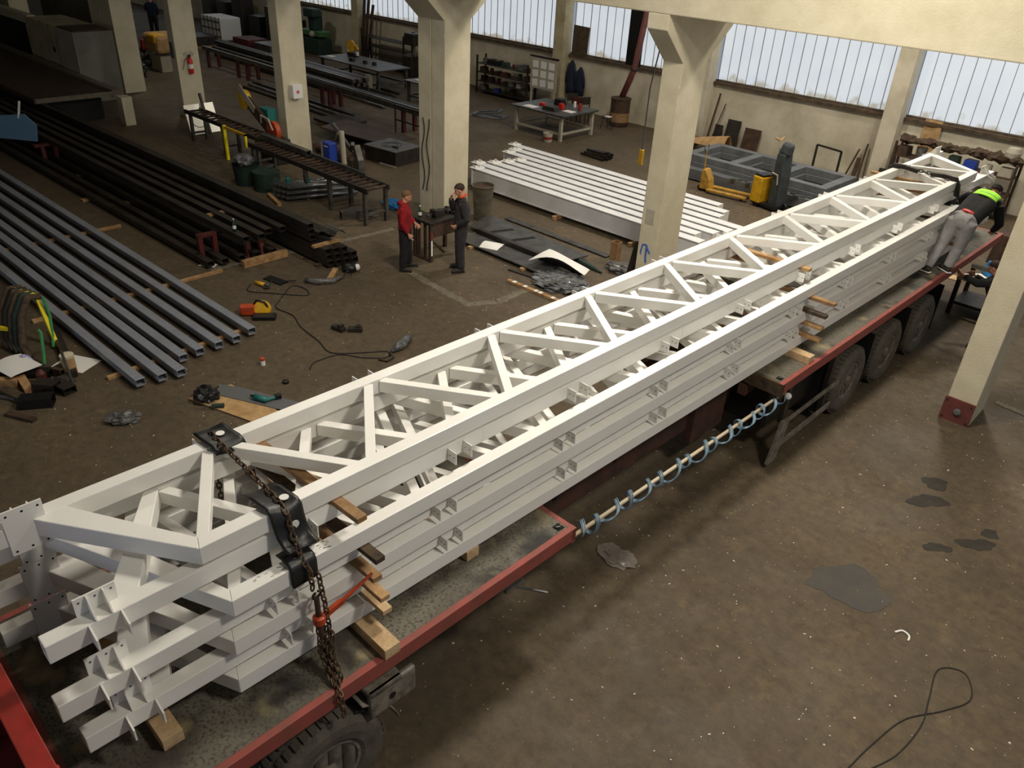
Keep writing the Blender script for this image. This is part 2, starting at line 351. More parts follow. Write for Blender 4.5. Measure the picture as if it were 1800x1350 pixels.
# headboard and tractor end at bottom left
hb = MB().bb(-W-.05, 0.02, .22, .29, 1.5, 2.42).build('headboard', 'red_bright', TR, bevel=.008)
MB().bb(-W+.02, -.06, .292, .30, 1.51, 2.34).build('grime_bounce_plate', 'wood_dark', hb)  # added dark plate: inner grime, and keeps red bounce off the trusses
MB().bb(-W-.06, .04, .19, .32, 2.36, 2.43).bb(-.06, .07, .17, .33, 1.45, 2.40).build('headboard_frame', 'red_paint', hb, bevel=.006)
for k in range(4): MB().bb(-2.3+k*.68, -2.2+k*.68, .10, .22, 1.5, 2.34).build('headboard_rib', 'red_dark', hb, bevel=.006)
MB().bb(-W, 0, .06, .22, 1.9, 1.98).build('headboard_rib', 'red_dark', hb, bevel=.006)
MB().bb(-2.3, -.3, -1.6, .12, 1.2, 1.5).bb(-2.0, -1.2, -.5, .05, 1.5, 1.75).build('gooseneck', 'grey_plastic', TR, bevel=.02)
MB().bb(-1.0, -.85, -1.6, .15, 1.5, 1.85).bb(-W, -.0, -.1, .0, 1.5, 1.6).build('gooseneck_rail', 'red_paint', TR, bevel=.01)
ht = MB().tube([(-1.4, .1, 1.7), (-1.3, 0, 1.95), (-1.1, -.25, 2.0), (-.9, -.4, 1.8)], .025).tube([(-1.5, .12, 1.7), (-1.45, 0, 1.85), (-1.2, -.3, 1.9)], .02)
ht.build('air_line', 'cable', TR)
# wheels: dual tyres outwards along +x, hub facing outwards
def wheel(y, r=.55, off=-.04, dual=True):
    t = T_part('wheel', (off, y, r))
    M = Matrix.Rotation(pi/2, 4, 'Y')
    for k, x in enumerate((0,) if not dual else (0, -.34)):
        Mx = Matrix.Translation((x, 0, 0)) @ M
        pr = [(.30, -.02), (.34, .01), (.42, .025), (.5, .02), (r-.02, -.01), (r, -.05), (r, -.24), (r-.03, -.28), (.42, -.30), (.3, -.28), (.29, -.15)]
        ty = MB().lathe(pr, 44, Mx)
        for j in range(44):
            a = 2*pi*j/44
            for xx in (-.07, -.2):
                ty.box((x+xx, (r+.006)*math.cos(a), (r+.006)*math.sin(a)), (.085, .045, .02), (a-pi/2, 0, 0))
        ty.build('tyre', 'tyre', t, smooth=False)
    rm = MB().lathe([(.302, -.02), (.305, -.005), (.28, -.01), (.265, -.05), (.24, -.10), (.14, -.115), (.13, -.06), (.085, -.05), (.08, .0), (.05, .015)], 32, M)
    for j in range(10):
        a = 2*pi*j/10; rm.lathe([(.014, 0), (.014, .03), (.008, .035)], 8, Matrix.Translation((-.11, .165*math.cos(a), .165*math.sin(a))) @ M)
    rm.build('rim', 'rim', t, smooth=False)
    h = MB()
    for j in range(8):
        a = 2*pi*(j+.5)/8; h.lathe([(.03, 0), (.03, .004)], 12, Matrix.Translation((-.104, .213*math.cos(a), .213*math.sin(a))) @ M)
    h.build('rim_hole', 'void', t)
    return t
def T_part(name, loc):
    o = bpy.data.objects.new(name, None); C.objects.link(o); o.parent = TR; o.location = loc; return o
w1 = wheel(2.0, .56, -.03)
def copy_wheel(y):
    c = w1.copy(); C.objects.link(c); c.parent = TR; c.location = (-.03, y, .55)
    for g in list(w1.children):
        d = g.copy(); C.objects.link(d); d.parent = c
for y in (11.72, 13.2, 14.75): copy_wheel(y)
for y in (2.0, 11.72, 13.2, 14.75):   # far side
    c = w1.copy(); C.objects.link(c); c.parent = TR; c.location = (-W+.03, y, .55); c.rotation_euler = (0, 0, pi)
    for g in list(w1.children):
        d = g.copy(); C.objects.link(d); d.parent = c
for y in (2.0, 11.72, 13.2, 14.75): MB().tube([(-.3, y, .55), (-W+.3, y, .55)], .07, 10).build('axle', 'steel_dark', TR)
for y in (12.46, 13.98, 15.55, 10.98): MB().bb(-.66, -.06, y-.012, y+.012, .22, 1.12).build('mud_flap', 'rubber', TR)
for y in (11.72, 13.2, 14.75):
    fd = MB()
    for k in range(8):
        a0, a1 = pi*(.12+.76*k/8), pi*(.12+.76*(k+1)/8); rr = .66
        fd.bar((-.5, y+rr*math.cos(a0), .55+rr*math.sin(a0)), (-.5, y+rr*math.cos(a1), .55+rr*math.sin(a1)), .34, .008, up=(0, math.cos((a0+a1)/2), math.sin((a0+a1)/2)))
    fd.build('rear_fender', 'black', TR)
# grey bent fender with lamp bracket ahead of the front wheel
ff = MB()
def fn(u, v):
    a = pi*(.06+.30*u); rr = .66
    return (.02-.42*v, 2.02+rr*math.cos(a)+.02, .56+rr*math.sin(a))
ff.grid(10, 3, fn); ff.build('fender', 'rim', TR, solid=.012, smooth=True)
MB().bb(-.45, .04, 2.38, 2.72, 1.18, 1.24).bb(-.02, .04, 2.38, 2.85, .95, 1.24).bb(-.44, -.4, 2.3, 2.8, .9, 1.2).build('fender_bracket', 'rim', TR, bevel=.03)
MB().lathe([(.035, 0), (.035, .004)], 12, Matrix.Translation((.04, 2.6, 1.08)) @ Matrix.Rotation(pi/2, 4, 'Y')).build('bracket_hole', 'void', TR)
MB().lathe([(.10, -.05), (.12, 0), (.12, .05), (.06, .07)], 16, Matrix.Translation((-.3, 4.05, 1.06)) @ Matrix.Rotation(pi/2, 4, 'Y')).build('air_can', 'steel_dark', TR)
MB().bar((-.1, 4.2, 1.12), (.12, 4.42, 1.05), .02, .02).bar((-.1, 4.05, 1.15), (-.1, 4.3, 1.15), .03, .03).build('release_lever', 'galv', TR)
# side guard of the rear platform
sg = MB().bar((-.02, 9.5, .42), (-.02, 9.62, .95), .06, .16, up=(0, 1, 0))
sg = MB()
sg.prism([(9.28, .1), (9.5, .1), (9.68, .74), (9.46, .76)], 'x', -.05, 0).build('guard_plate', 'rim', TR, bevel=.005)
MB().bar((-.03, 9.52, .70), (-.03, 11.3, .72), .03, .07).build('guard_rail', 'rim', TR, bevel=.005); MB().bar((-.03, 9.45, .33), (-.03, 11.15, .35), .03, .10).build('guard_rail', 'rim', TR, bevel=.005)
MB().bb(-.12, -.05, 9.5, 9.6, .7, 1.4).build('guard_post', 'steel_dark', TR); MB().bb(-.12, -.05, 10.9, 11.0, .3, 1.4).build('guard_post', 'steel_dark', TR)
MB().ico((-.02, 9.42, 1.2), .05, 2).build('marker_lamp', 'paper', TR, smooth=True)
MB().bb(-1.0, -.25, 9.4, 10.8, .55, 1.2).build('equipment_box', 'black', TR, bevel=.03)
# pole with coiled air hoses between the two platforms
Y0, Y1, pz0, pz1 = 4.95, 9.5, 1.33, 1.2
MB().tube([(-.06, Y0-.05, pz0), (-.1, Y1, pz1)], .022, 12).build('hose_pole', 'pole', TR, smooth=True)
for nm, ph, m in (('air_hose', 0., 'hose_blue'), ('air_hose', .5, 'hose_grey'), ('air_hose', 1.0, 'hose_blue')):
    pts = []; N = 420
    for k in range(N+1):
        s = k/N; a = 2*pi*15*s+ph; dr = .055+.075*(.5+.5*math.sin(a-1.2))+.02*math.sin(9*s*pi+ph)
        # hoses hang: the loop is offset downward
        pts.append((-.08+.07*math.cos(a)*(1+.25*math.sin(s*50+ph)), Y0+.1+(Y1-Y0-.25)*s+.05*math.sin(a*.5), pz0+(pz1-pz0)*s-.035+.085*math.sin(a)*(1+.3*math.sin(s*37))))
    MB().tube(pts, .007, 5).build(nm, m, TR, smooth=True)
# ---------------------------------------------------------------- white roof trusses
H = .152; CW = .12
def make_truss(label, TW, ash=0.):
    t = T('roof_truss', label, 'truss', (0, 0, 0), 0, 'white steel roof trusses stacked on the trailer')
    # long chord x -CW..0, short chord at x TW-CW..TW (local x grows towards the short chord), centred on y = 0
    L = 8.75
    MB().hollow((-CW/2+CW, -L, H/2), (-CW/2+CW, L, H/2), CW, H, .012).build('long_chord', 'white', t, bevel=.006)
    xi, xo = TW-CW, TW; ys = 7.64
    sc_ = MB().prism([(xo, -ys), (xo, ys), (xi, ys-.045), (xi, -ys+.045)], 'z', 0, H)
    sc_.build('short_chord', 'white', t, bevel=.006)
    for s in (-1, 1):   # heavy end diagonals, mitred to the short chord
        a = (CW, s*(ys+.62)); d = MB()
        p = [(CW-.02, s*(ys+.72)), (xo, s*ys), (xi, s*(ys-.045)), (CW-.02, s*(ys+.50))]
        d.prism(p, 'z', .002, H-.002); d.build('end_brace', 'white', t, bevel=.006)
    A = [-6.99+ash+1.554*k for k in range(10)]; B = [-ys+.06]+[-6.22+ash+1.554*k for k in range(9)]+[ys-.06]
    bw = .085; br = None
    for k in range(10):
        for yb, sgn in ((B[k], -1), (B[k+1], 1)):
            off = .07*sgn
            b = MB().bar((CW-.01, A[k]+off, H/2), (xi+.01, yb-off*.9 if 0 < (k if sgn < 0 else k+1) < 10 else yb-off*.2, H/2), bw, H-.035)
            b.build('brace', 'white', t, bevel=.005)
    # purlin cleats in pairs on the outside of the long chord
    cl = None
    for y in A:
        for dy in (-.09, .09):
            if cl is None:
                m = MB().bb(-.115, 0, -.005, .005, -.002, .118)
                cl = m.build('cleat', 'white', t, loc=(0, y+dy, .01), bevel=.002)
                h = MB()
                for q in (-.035, -.085):
                    for s in (-.0062, .0062): h.lathe([(.0065, 0), (.0065, .0006)], 8, Matrix.Translation((q, s, .06)) @ Matrix.Rotation(pi/2, 4, 'X'))
                hh = h.build('bolt_hole', 'void', cl)
            else:
                c = cl.copy(); C.objects.link(c); c.parent = t; c.location = (0, y+dy, .01)
                d = hh.copy(); C.objects.link(d); d.parent = c
    for s in (-1, 1):    # end plate on the inner side with gussets over the chord
        yc = s*(L-.36)
        ep = MB().bb(CW-.002, CW+.01, yc-.13, yc+.13, -.085, H+.14).build('end_plate', 'white', t, bevel=.002)
        for dy in (-.05, .05):
            MB().prism([(CW, H), (CW, H+.135), (CW-.03, H+.135), (.0, H+.01), (0, H)], 'y', yc+dy-.005, yc+dy+.005).build('gusset', 'white', ep)
        hm = MB()
        for dy in (-.1, 0, .1):
            for z, s2 in ((H+.10, 0), (-.055, 0)):
                for xx in (CW+.0105, CW-.0026): hm.lathe([(.009, 0), (.009, .0006)], 10, Matrix.Translation((xx, yc+dy, z)) @ Matrix.Rotation(pi/2, 4, 'Y'))
        hm.build('bolt_hole', 'void' if s < 0 else 'grey_plastic', ep)
        for dy in (-.1, .1):
            MB().prism([(0, .0), (-.115, .01), (-.115, .11), (0, H)], 'y', yc+dy-.006, yc+dy+.006).build('end_fin', 'white', t)
    for y in A[::2]: MB().bb(-.0015, 0, y-.33, y-.322, .005, H-.005).build('weld_seam', 'paper', t)
    return t
CY = 9.28
# (layer, x of long-chord outer edge at y=CY, dir)  layer bottoms rise .195 m
def zl(k): return 1.612+.195*(k-1)
YAW = -.0225
spec = [(1, 'P', -3.79, -.05), (2, 'L', -3.87, .02), (3, 'P', -3.79, -.03), (4, 'L', -3.87, -.06), (5, 'P', -3.77, 0), (6, 'L', -3.99, .0), (7, 'P', -3.975, -.08)]
LBL = {7: 'white welded steel roof truss on top of the stack, chained down across its braces',
 6: 'white steel roof truss second from the top, its bracketed chord just under the topmost truss',
 5: 'white steel roof truss third from the top, its bare near chord scribbled with pen',
 4: 'white steel roof truss in the middle of the stack, fourth of seven from the deck',
 3: 'white steel roof truss third up from the trailer deck, mitred near corner beside the ratchet',
 2: 'white steel roof truss second up from the trailer deck with cleats along its near chord',
 1: 'white steel roof truss lowest of the stack, resting on wooden blocks on the deck'}
tr0 = {}
for k, typ, xn, dy in spec:
    TWk = 1.15 if k > 5 else 1.70
    if TWk not in tr0: t = tr0[TWk] = make_truss(LBL[k], TWk, 0. if k > 5 else .22)
    else: t = dup(tr0[TWk], (0, 0, 0), 0, LBL[k])
    # xn = X of the near (right hand) outer edge at Y=CY
    if typ == 'P': t.location = (xn-TWk, CY+dy, zl(k)); t.rotation_euler = (0, 0, YAW)
    else: t.location = (xn, CY+dy, zl(k)); t.rotation_euler = (0, 0, pi+YAW)
t5 = [o for o in C.objects if o.get('label') == LBL[5]][0]
sq = MB()
for k in range(46):   # pen scribbles
    x = 1.70-.02-R.random()*.08; y = -7.45+R.random()*.62
    sq.tube([(x+R.uniform(-.008, .008), y+j*.012, H+.001+.0002*j) for j in range(3)], .0016, 4)
sq.build('pen_scribble', 'cable', t5)
# ---------------------------------------------------------------- wooden dunnage
def plank(x0, x1, y, z, w_, h_, m, label, rz=0., nm='timber', grp='timber spacers between the trusses'):
    L = x1-x0
    one(MB().bb(-L/2, L/2, -w_/2, w_/2, 0, h_), nm, m, label, 'timber', grp, loc=((x0+x1)/2, y, z), rot=(0, 0, rz), bevel=.004)
SP = .195-.145
names = ['lowest', 'second', 'third', 'fourth', 'fifth']
for grp_, y, ms in (('front', 2.72, ['wood_pale', 'wood', 'wood_orange', 'wood_dark', 'wood_pale', 'wood_orange']), ('rear', 10.15, ['wood', 'wood', 'wood_dark', 'wood_orange', 'wood_orange', 'wood']), ('far', 15.9, ['wood', 'wood', 'wood_dark', 'wood', 'wood', 'wood'])):
    for k in range(2, 8):
        if k in (7,): x1 = -3.82 if grp_ == 'front' else -3.86
        elif k == 6: x1 = -3.70
        else: x1 = -3.72+.03*(k == 3)-.02*(k == 4) if grp_ == 'front' else -3.58-.03*(k % 2)
        if k == 6: x1 = -4.0 if grp_ == 'front' else -3.97
        if grp_ == 'rear' and k < 6: x1 = (-3.52, -3.52, -3.50, -3.44)[k-2]
        x1 += {'front': 0, 'rear': .02, 'far': .02}[grp_]
        dy = {2: .05, 3: .0, 4: -.04, 5: -.03, 6: .02, 7: -.12}[k]
        where = {'front': 'near the ratchet', 'rear': 'above the rear deck corner', 'far': 'near the bending man'}[grp_]
        what = {2: 'under the second truss from the deck', 3: 'under the third truss from the deck', 4: 'under the fourth truss', 5: 'under the fifth truss', 6: 'under the sixth truss', 7: 'directly under the topmost truss'}[k]
        plank(-5.68 if k < 6 else -5.35, x1, y+dy, zl(k)-SP, .09, SP-.002, ms[k-2], 'timber %s, %s' % (what, where), rz=.012*(k-4))
for i, (y, x1, m, lb) in enumerate(((2.66, -3.53, 'wood_pale', 'thick pale timber bearer on the front deck, end by the red rail'), (1.05, -3.98, 'wood_pale', 'short pale timber bearer peeking out below the lowest truss at the front'), (3.9, -3.9, 'wood_pale', 'pale timber bearer mostly hidden under the lowest truss on the front deck'), (10.0, -3.48, 'wood_pale', 'thick pale timber bearer at the front corner of the rear deck'), (13.2, -3.9, 'wood', 'timber bearer hidden under the lowest truss on the rear deck'), (16.2, -3.9, 'wood', 'timber bearer under the lowest truss beside the bending man'))):
    plank(-5.6, x1, y, 1.5, .15, .11, m, lb, rz=-.02, nm='timber_bearer', grp='timber bearers on the deck')
# ---------------------------------------------------------------- chains, corner guards, ratchet
def chain_mb(pts, link=.05, r=.0065, mb=None):
    mb = mb or MB(); P = [Vector(p) for p in pts]; seg = []; i = 0
    L = [0]
    for a, b in zip(P, P[1:]): L.append(L[-1]+(b-a).length)
    s = 0; n = 0
    while s < L[-1]:
        while i < len(P)-2 and L[i+1] < s: i += 1
        u = (s-L[i])/max(1e-6, L[i+1]-L[i]); p = P[i].lerp(P[i+1], u); d = (P[i+1]-P[i]).normalized()
        sd = d.orthogonal().normalized(); sd = Quaternion(d, (n % 2)*pi/2+.4) @ sd
        ring = []
        for k in range(8):
            a = 2*pi*k/8; ring.append(p+d*(link*.68*math.cos(a))+sd*(link*.36*math.sin(a)))
        ring.append(ring[0]); mb.tube(ring, r, 5, cap=False)
        s += link; n += 1
    return mb
def sag(a, b, n=10, d=.02):
    a, b = Vector(a), Vector(b); return [a.lerp(b, k/n)-Vector((0, 0, d*4*(k/n)*(1-k/n))) for k in range(n+1)]
ztop = zl(7)+H
cy = 2.17
path = [(-5.36, cy+.1, 1.5), (-5.36, cy+.08, ztop-.02), (-5.30, cy+.07, ztop+.03)]+sag((-5.2, cy+.06, ztop+.03), (-4.2, cy, ztop+.035), d=.0)+[(-4.09, cy, ztop-.02), (-4.04, cy, ztop-.2), (-3.95, cy, zl(5)+H+.03), (-3.87, cy+.01, zl(5)+.1), (-3.86, cy+.01, zl(4)+.1)]
one(chain_mb(path, .055, .0078), 'lashing_chain', 'chain', 'rusty brown chain across the near end of the top truss, running to the ratchet', 'chain')
bt = T('ratchet_binder', 'rusty ratchet load binder with an orange handle hanging in the near chain', 'ratchet', (-3.84, cy+.02, 1.62), 0)
MB().tube([(0, 0, .62), (.005, 0, .44)], .022, 10).tube([(.01, 0, .36), (.03, 0, .16)], .024, 10).build('screw_barrel', 'steel_rust', bt)
MB().lathe([(.03, -.04), (.05, -.03), (.05, .03), (.03, .04)], 14, Matrix.Translation((.008, 0, .40))).build('ratchet_gear', 'orange', bt)
MB().bar((.01, .02, .40), (.03, .2, .47), .035, .045).tube([(.03, .2, .47), (.06, .47, .60)], [.02, .012], 8).build('handle', 'orange', bt)
hk = MB()
for z0 in (.66, .08):
    hk.tube([(.02*math.cos(a)+.01, .035*math.sin(a), z0+.05*math.cos(a*1.0)) for a in [2*pi*k/12 for k in range(12)]], .011, 6)
hk.build('hook', 'steel_rust', bt)
lm = chain_mb([(-3.82, cy+.03, 1.72), (-3.74, cy, 1.62), (-3.6, cy-.04, 1.52), (-3.52, cy-.05, 1.51), (-3.49, cy-.05, 1.28)], .055, .0085)
for j in range(4):
    chain_mb([(-3.86+.03*j, cy+.02+.02*j, 2.0-.05*j), (-3.79+.02*j, cy+.02*(j-1), 1.72), (-3.68+.02*j, cy-.03+.02*j, 1.56), (-3.6, cy-.05+.02*j, 1.52)], .055, .0075, lm)
chain_mb([(-3.86, cy+.07, zl(5)+.02), (-3.82, cy+.08, 2.1), (-3.8, cy+.08, 1.9), (-3.77, cy+.05, 1.7), (-3.66, cy, 1.55)], .055, .0075, lm)
one(lm, 'chain_tail', 'chain', 'bunched rusty chain tail from the ratchet down to the red deck rail', 'chain')
def drape(prof, y0, y1, nm, m, label, holes=(), th=.012, wob=0.):
    P = [Vector((x, 0, z)) for x, z in prof]
    vs = []; n = 10; fs = []
    for j in range(n+1):
        v = j/n; y = y0+(y1-y0)*v
        for i, p in enumerate(P):
            c = math.sin(pi*i/(len(P)-1))
            vs.append((p.x+.012*wob*math.sin(v*6+i), y+wob*.06*(i/(len(P)-1)-.5)-(.02*math.cos(v*pi)*wob), p.z+.015*wob*math.cos(v*5)))
    k = len(P)
    fs = [(j*k+i, j*k+i+1, (j+1)*k+i+1, (j+1)*k+i) for j in range(n) for i in range(k-1)]
    o = one(MB().add(vs, fs), nm, m, label, 'corner guard', 'black guards under the near chain', solid=th, smooth=True)
    o.modifiers['solid'].offset = 1
    for hx, hy, hz, rt in holes:
        MB().lathe([(.035, 0), (.035, .004)], 16, Matrix.Translation((hx, hy, hz)) @ Euler(rt).to_matrix().to_4x4()).build('guard_hole', 'paper', o)
    return o
x7 = -4.145+.012
drape([(x7-.32, ztop-.02), (x7-.2, ztop+.02), (x7-.1, ztop+.022), (x7-.02, ztop+.02), (x7+.02, ztop-.02), (x7+.03, ztop-.12), (x7+.05, ztop-.22), (x7+.1, ztop-.29), (x7+.16, ztop-.30)], cy-.10, cy+.12, 'corner_guard', 'rubber', 'long black curved guard over the near edge of the topmost truss', [(x7-.06, cy+.05, ztop+.036, (0, 0, 0)), (x7+.05, cy+.05, ztop-.15, (0, pi/2, 0))], wob=1)
x5 = -3.955+.01; z5 = zl(5)+H
drape([(x5-.16, z5+.02), (x5-.08, z5+.03), (x5, z5+.02), (x5+.02, z5-.02), (x5+.022, z5-.14), (x5+.03, z5-.17)], cy-.12, cy+.1, 'corner_guard', 'rubber', 'short ribbed black guard on the near edge of the third truss from the top')
drape([(-5.36, ztop+.03), (-5.30, ztop+.02), (-5.22, ztop+.016), (-5.14, ztop+.02), (-5.10, ztop+.0), (-5.07, ztop-.05)], cy-.02, cy+.22, 'corner_guard', 'black', 'bent black guard plate on the far edge of the topmost truss', [(-5.24, cy+.12, ztop+.032, (0, 0, 0))], wob=.6)
# dark chain at the far end
fy = 15.75
one(chain_mb([(-5.1, fy+.1, 2.0), (-5.06, fy+.1, ztop-.02), (-5.02, fy+.1, ztop+.03)]+sag((-4.9, fy+.09, ztop+.03), (-3.98, fy, ztop+.03), d=0)+[(-3.82, fy, ztop-.02), (-3.75, fy, ztop-.3), (-3.6, fy, 2.2)], .075, .011), 'lashing_chain', 'chain_steel', 'dark steel chain across the far end of the top truss beside the bending man', 'chain')
x8 = -3.845
for lb, X, dx in (('dark sleeve on the near edge of the top truss under the far chain', x8, 1), ('dark sleeve on the far edge of the top truss under the far chain', -4.98, -1)):
    one(MB().tube([(X-.45*dx, fy-.02, ztop+.03), (X-.2*dx, fy, ztop+.05), (X-.02*dx, fy, ztop+.04), (X+.04*dx, fy, ztop-.06), (X+.07*dx, fy, ztop-.25)], .045, 8), 'chain_sleeve', 'steel_dark', lb, 'sleeve', 'dark sleeves at the far chain')
# ---------------------------------------------------------------- grey primed tubes on the floor at left
gy = [(-11.73, 6.01), (-11.63, 5.66), (-11.63, 5.33), (-11.62, 4.98), (-11.6, 4.68), (-11.17, 4.43), (-11.23, 4.15), (-11.3, 3.83)]
od = ['farthest of eight', 'second of eight from the far side', 'third of eight from the far side', 'fourth of eight from the far side', 'fifth of eight from the far side', 'sixth of eight, reaching furthest', 'seventh of eight, next to the nearest', 'nearest to the yellow frame and junk']
th = None
for i, (x, y) in enumerate(gy):
    lb = 'grey primed square steel tube on floor timbers, '+od[i]
    if th is None:
        th = T('steel_tube', lb, 'tube', (x, y, .06), pi+.017, 'grey primed tubes in a row on the floor')
        MB().hollow((0, 0, .06), (13, 0, .06), .15, .12, .01).build('tube_body', 'primer', th, bevel=.004)
        for px, py in ((.1, .03), (.1, -.03), (.22, .03), (.22, -.03)):
            MB().lathe([(.007, 0), (.007, .001)], 8, Matrix.Translation((px, py, .12))).build('drilled_hole', 'void', th)
    else: dup(th, (x, y, .06), pi+.017, lb)
for x, y0, y1, lb in ((-14.7, 3.4, 7.05, 'long floor timber sticking out past the far grey tube'), (-11.98, 3.55, 6.1, 'floor timber under the open ends of the grey tubes'), (-18.5, 3.3, 6.6, 'floor timber under the grey tubes at the left edge')):
    one(MB().bb(-.04, .04, y0-(y0+y1)/2, (y1-y0)/2, 0, .058), 'floor_timber', 'wood', lb, 'timber', 'timbers under the grey tubes', loc=(x, (y0+y1)/2, 0), rot=(0, 0, .05 if x > -13 else 0), bevel=.004)
# ---------------------------------------------------------------- dark tubes on red stands and the dark stack
dk = None; n = 0
def dark(x, y, z, L, lb, wy=.155, hz=.115):
    global dk
    g = 'dark steel tubes stacked along the hall'
    if dk is None:
        dk = T('dark_tube', lb, 'tube', (x, y, z), pi+.02, g); MB().hollow((0, 0, hz/2), (L, 0, hz/2), wy, hz, .009).build('tube_body', 'steel_dark', dk)
    else: dup(dk, (x, y, z), pi+.02, lb)
wd = ['first', 'second', 'third', 'fourth']
for i, (x, y) in enumerate(((-14.55, 7.60), (-14.5, 7.93), (-14.68, 8.2), (-14.62, 8.5))):
    dark(x, y, .56, 16, 'dark steel tube lying across the red stands, %s from the grey tube side' % wd[i])
for r_, z in enumerate((.06, .18, .30)):
    for c_ in range(4 if r_ < 2 else 3):
        dark(-13.42+.05*c_-.04*r_, 8.86+.17*c_, z, 16, 'dark tube in the low stack: %s layer from the floor, %s column' % (('bottom', 'middle', 'upper')[r_], ('first', 'second', 'third', 'last')[c_]))
for k, (y, z, x) in enumerate(((8.83, .47, -14.0), (8.83, .59, -14.02), (9.01, .52, -13.95), (9.18, .52, -13.8), (8.83, .71, -14.05))):
    dark(x, y, z, 16, 'dark tube on top of the dark stack, %s' % ('lowest of the inner column', 'middle of the inner column', 'next to the inner column', 'outermost beside the bent plate', 'topmost of all')[k])
for k, y in enumerate((6.95, 7.25, 7.6, 7.95, 8.3)):
    dark(-14.95+.05*k, y, .06, 14, 'dark tube low on the floor below the red stands, %s towards the far side' % ('first', 'second', 'third', 'fourth', 'fifth')[k])
one(MB().bb(-.06, .06, -.5, .55, 0, .15), 'timber_beam', 'wood', 'thick pale timber standing across the ends of the low dark tubes', 'timber', loc=(-14.62, 7.98, 0), bevel=.006)
one(MB().bb(-.05, .05, -.3, .4, 0, .052), 'timber_beam', 'wood', 'short timber block between the layers of the dark stack', 'timber', loc=(-13.75, 8.95, .415), bevel=.004)
one(MB().bb(-.3, .3, -.055, .055, 0, .08), 'timber_offcut', 'wood', 'timber offcut lying on the floor at the end of the dark stack', 'timber', loc=(-13.05, 8.62, 0), rot=(0, 0, -.85), bevel=.006)
one(MB().bb(-.05, .05, -.5, .5, 0, .055), 'floor_timber', 'wood_dark', 'timber bearer under the dark stack end', 'timber', loc=(-13.7, 9.15, 0))
one(MB().grid(8, 4, lambda u, v: (-.3+.5*u, -.16+.32*v, .12*math.sin(pi*v))), 'bent_plate', 'steel', 'bent grey steel plate resting in the dark stack', 'plate', loc=(-13.72, 9.2, .64), solid=.01)
for i, (x, y, m, lb) in enumerate(((-15.55, 7.22, 'red_dark', 'red brown steel stand standing alone beside the dark tubes'), (-15.1, 8.05, 'redbrown', 'red steel stand under the ends of the dark tubes'), (-24.6, 7.3, 'red_dark', 'red steel stand under the dark tubes at the far left'))):
    t = T('pipe_stand', lb, 'stand', (x, y, 0), 0, 'red steel stands for the dark tubes')
    hh = .55
    for dy in (-.16, .16): MB().bb(-.06, .06, dy-.05, dy+.05, 0, hh).build('leg', m, t, bevel=.006)
    MB().bb(-.07, .07, -.36 if i else -.2, .55 if i else .2, hh-.06, hh).build('top_bar', m, t)
    MB().bb(-.16, .16, -.25, .25, 0, .015).build('foot', m, t)
for i, (x, y) in enumerate(((-20.0, 7.3), (-22.9, 7.2), (-16.4, 8.0), (-20.8, 5.5+1.4))):
    one(MB().bb(-.06, .06, -.28, .28, 0, .05), 'wood_block', 'wood', 'small wood block among the dark tubes, %s' % ('midway along them', 'furthest left', 'close to the red stand', 'between the dark and grey tubes')[i], 'wood block', 'small wood blocks by the dark tubes', loc=(x, y, .58 if i == 2 else .0))
def bottle(x, y, z, lb, h=.26, m='bottle_green'):
    t = T('bottle', lb, 'bottle', (x, y, z))
    MB().lathe([(.0, 0), (.034, 0), (.036, .02), (.036, h*.58), (.015, h*.75), (.013, h*.93), (.0, h*.94)], 14).build('glass', m, t, smooth=True)
    MB().lathe([(.0372, h*.18), (.0372, h*.45)], 14).build('paper_label', 'paper', t)
    MB().lathe([(.016, h*.93), (.016, h)], 10).build('cap', 'paper', t)
bottle(-15.0, 7.60, .68, 'green bottle with white label standing on a dark tube')
# ---------------------------------------------------------------- talking workers' welded steel table
tb = T('work_stand', 'rusty steel work stand with a slatted side and vise between the two talking workers', 'work stand', (-12.62, 11.15, 0))
MB().bb(-.30, .30, -.48, .5, .84, .90).build('stand_top', 'steel_dark', tb, bevel=.006)
for x, y, m in ((-.26, -.43, 'steel_rust'), (.26, -.43, 'steel_rust'), (-.26, .45, 'steel_rust'), (.26, .45, 'steel_rust')): MB().bb(x-.035, x+.035, y-.035, y+.035, 0, .84).build('leg', m, tb)
MB().bb(.296, .30, -.45, -.41, .15, .5).build('white_tape', 'paper', tb); MB().bb(.296, .301, -.45, -.41, .5, .68).build('red_tape', 'red_paint', tb)
for k in range(2): MB().bb(-.14+.2*k, -.08+.2*k, -.46, -.42, .04, .84).build('slat', 'steel_rust', tb)
MB().bb(-.3, .3, -.47, -.4, .0, .05).build('bottom_bar', 'steel_rust', tb)
MB().bb(.26, .29, -.42, .45, .55, .84).build('side_plate', 'steel_rust', tb)
MB().bar((.24, -.4, .5), (.1, .1, .05), .04, .04).build('strut', 'steel_rust', tb)
v = T('bench_vise', 'dark cast vise and tangled tools lying on the work stand', 'vise', (-12.6, 11.2, .9))
MB().box((0, -.05, .07), (.16, .3, .14), taper=.8).box((.04, -.2, .12), (.2, .1, .12)).build('vise_body', 'steel_dark', v, bevel=.01)
MB().tube([(.02, -.22, .08), (.02, -.42, .08)], .02).build('vise_screw', 'steel', v); MB().tube([(-.08, -.4, .08), (.14, -.4, .1)], .01).build('vise_handle', 'galv', v)
for k, (x, y) in enumerate(((-.05, .25), (.1, .34), (-.12, .38))): MB().ico((x, y, .05), .1, 2, (1.2, .9, .45), .5).build('tool_heap', 'black', v)
bottle(-12.78, 10.78, .9, 'green bottle on the work stand near the red hoodie worker'); bottle(-12.45, 11.55, .9, 'green bottle on the work stand by the jacket worker', .3)
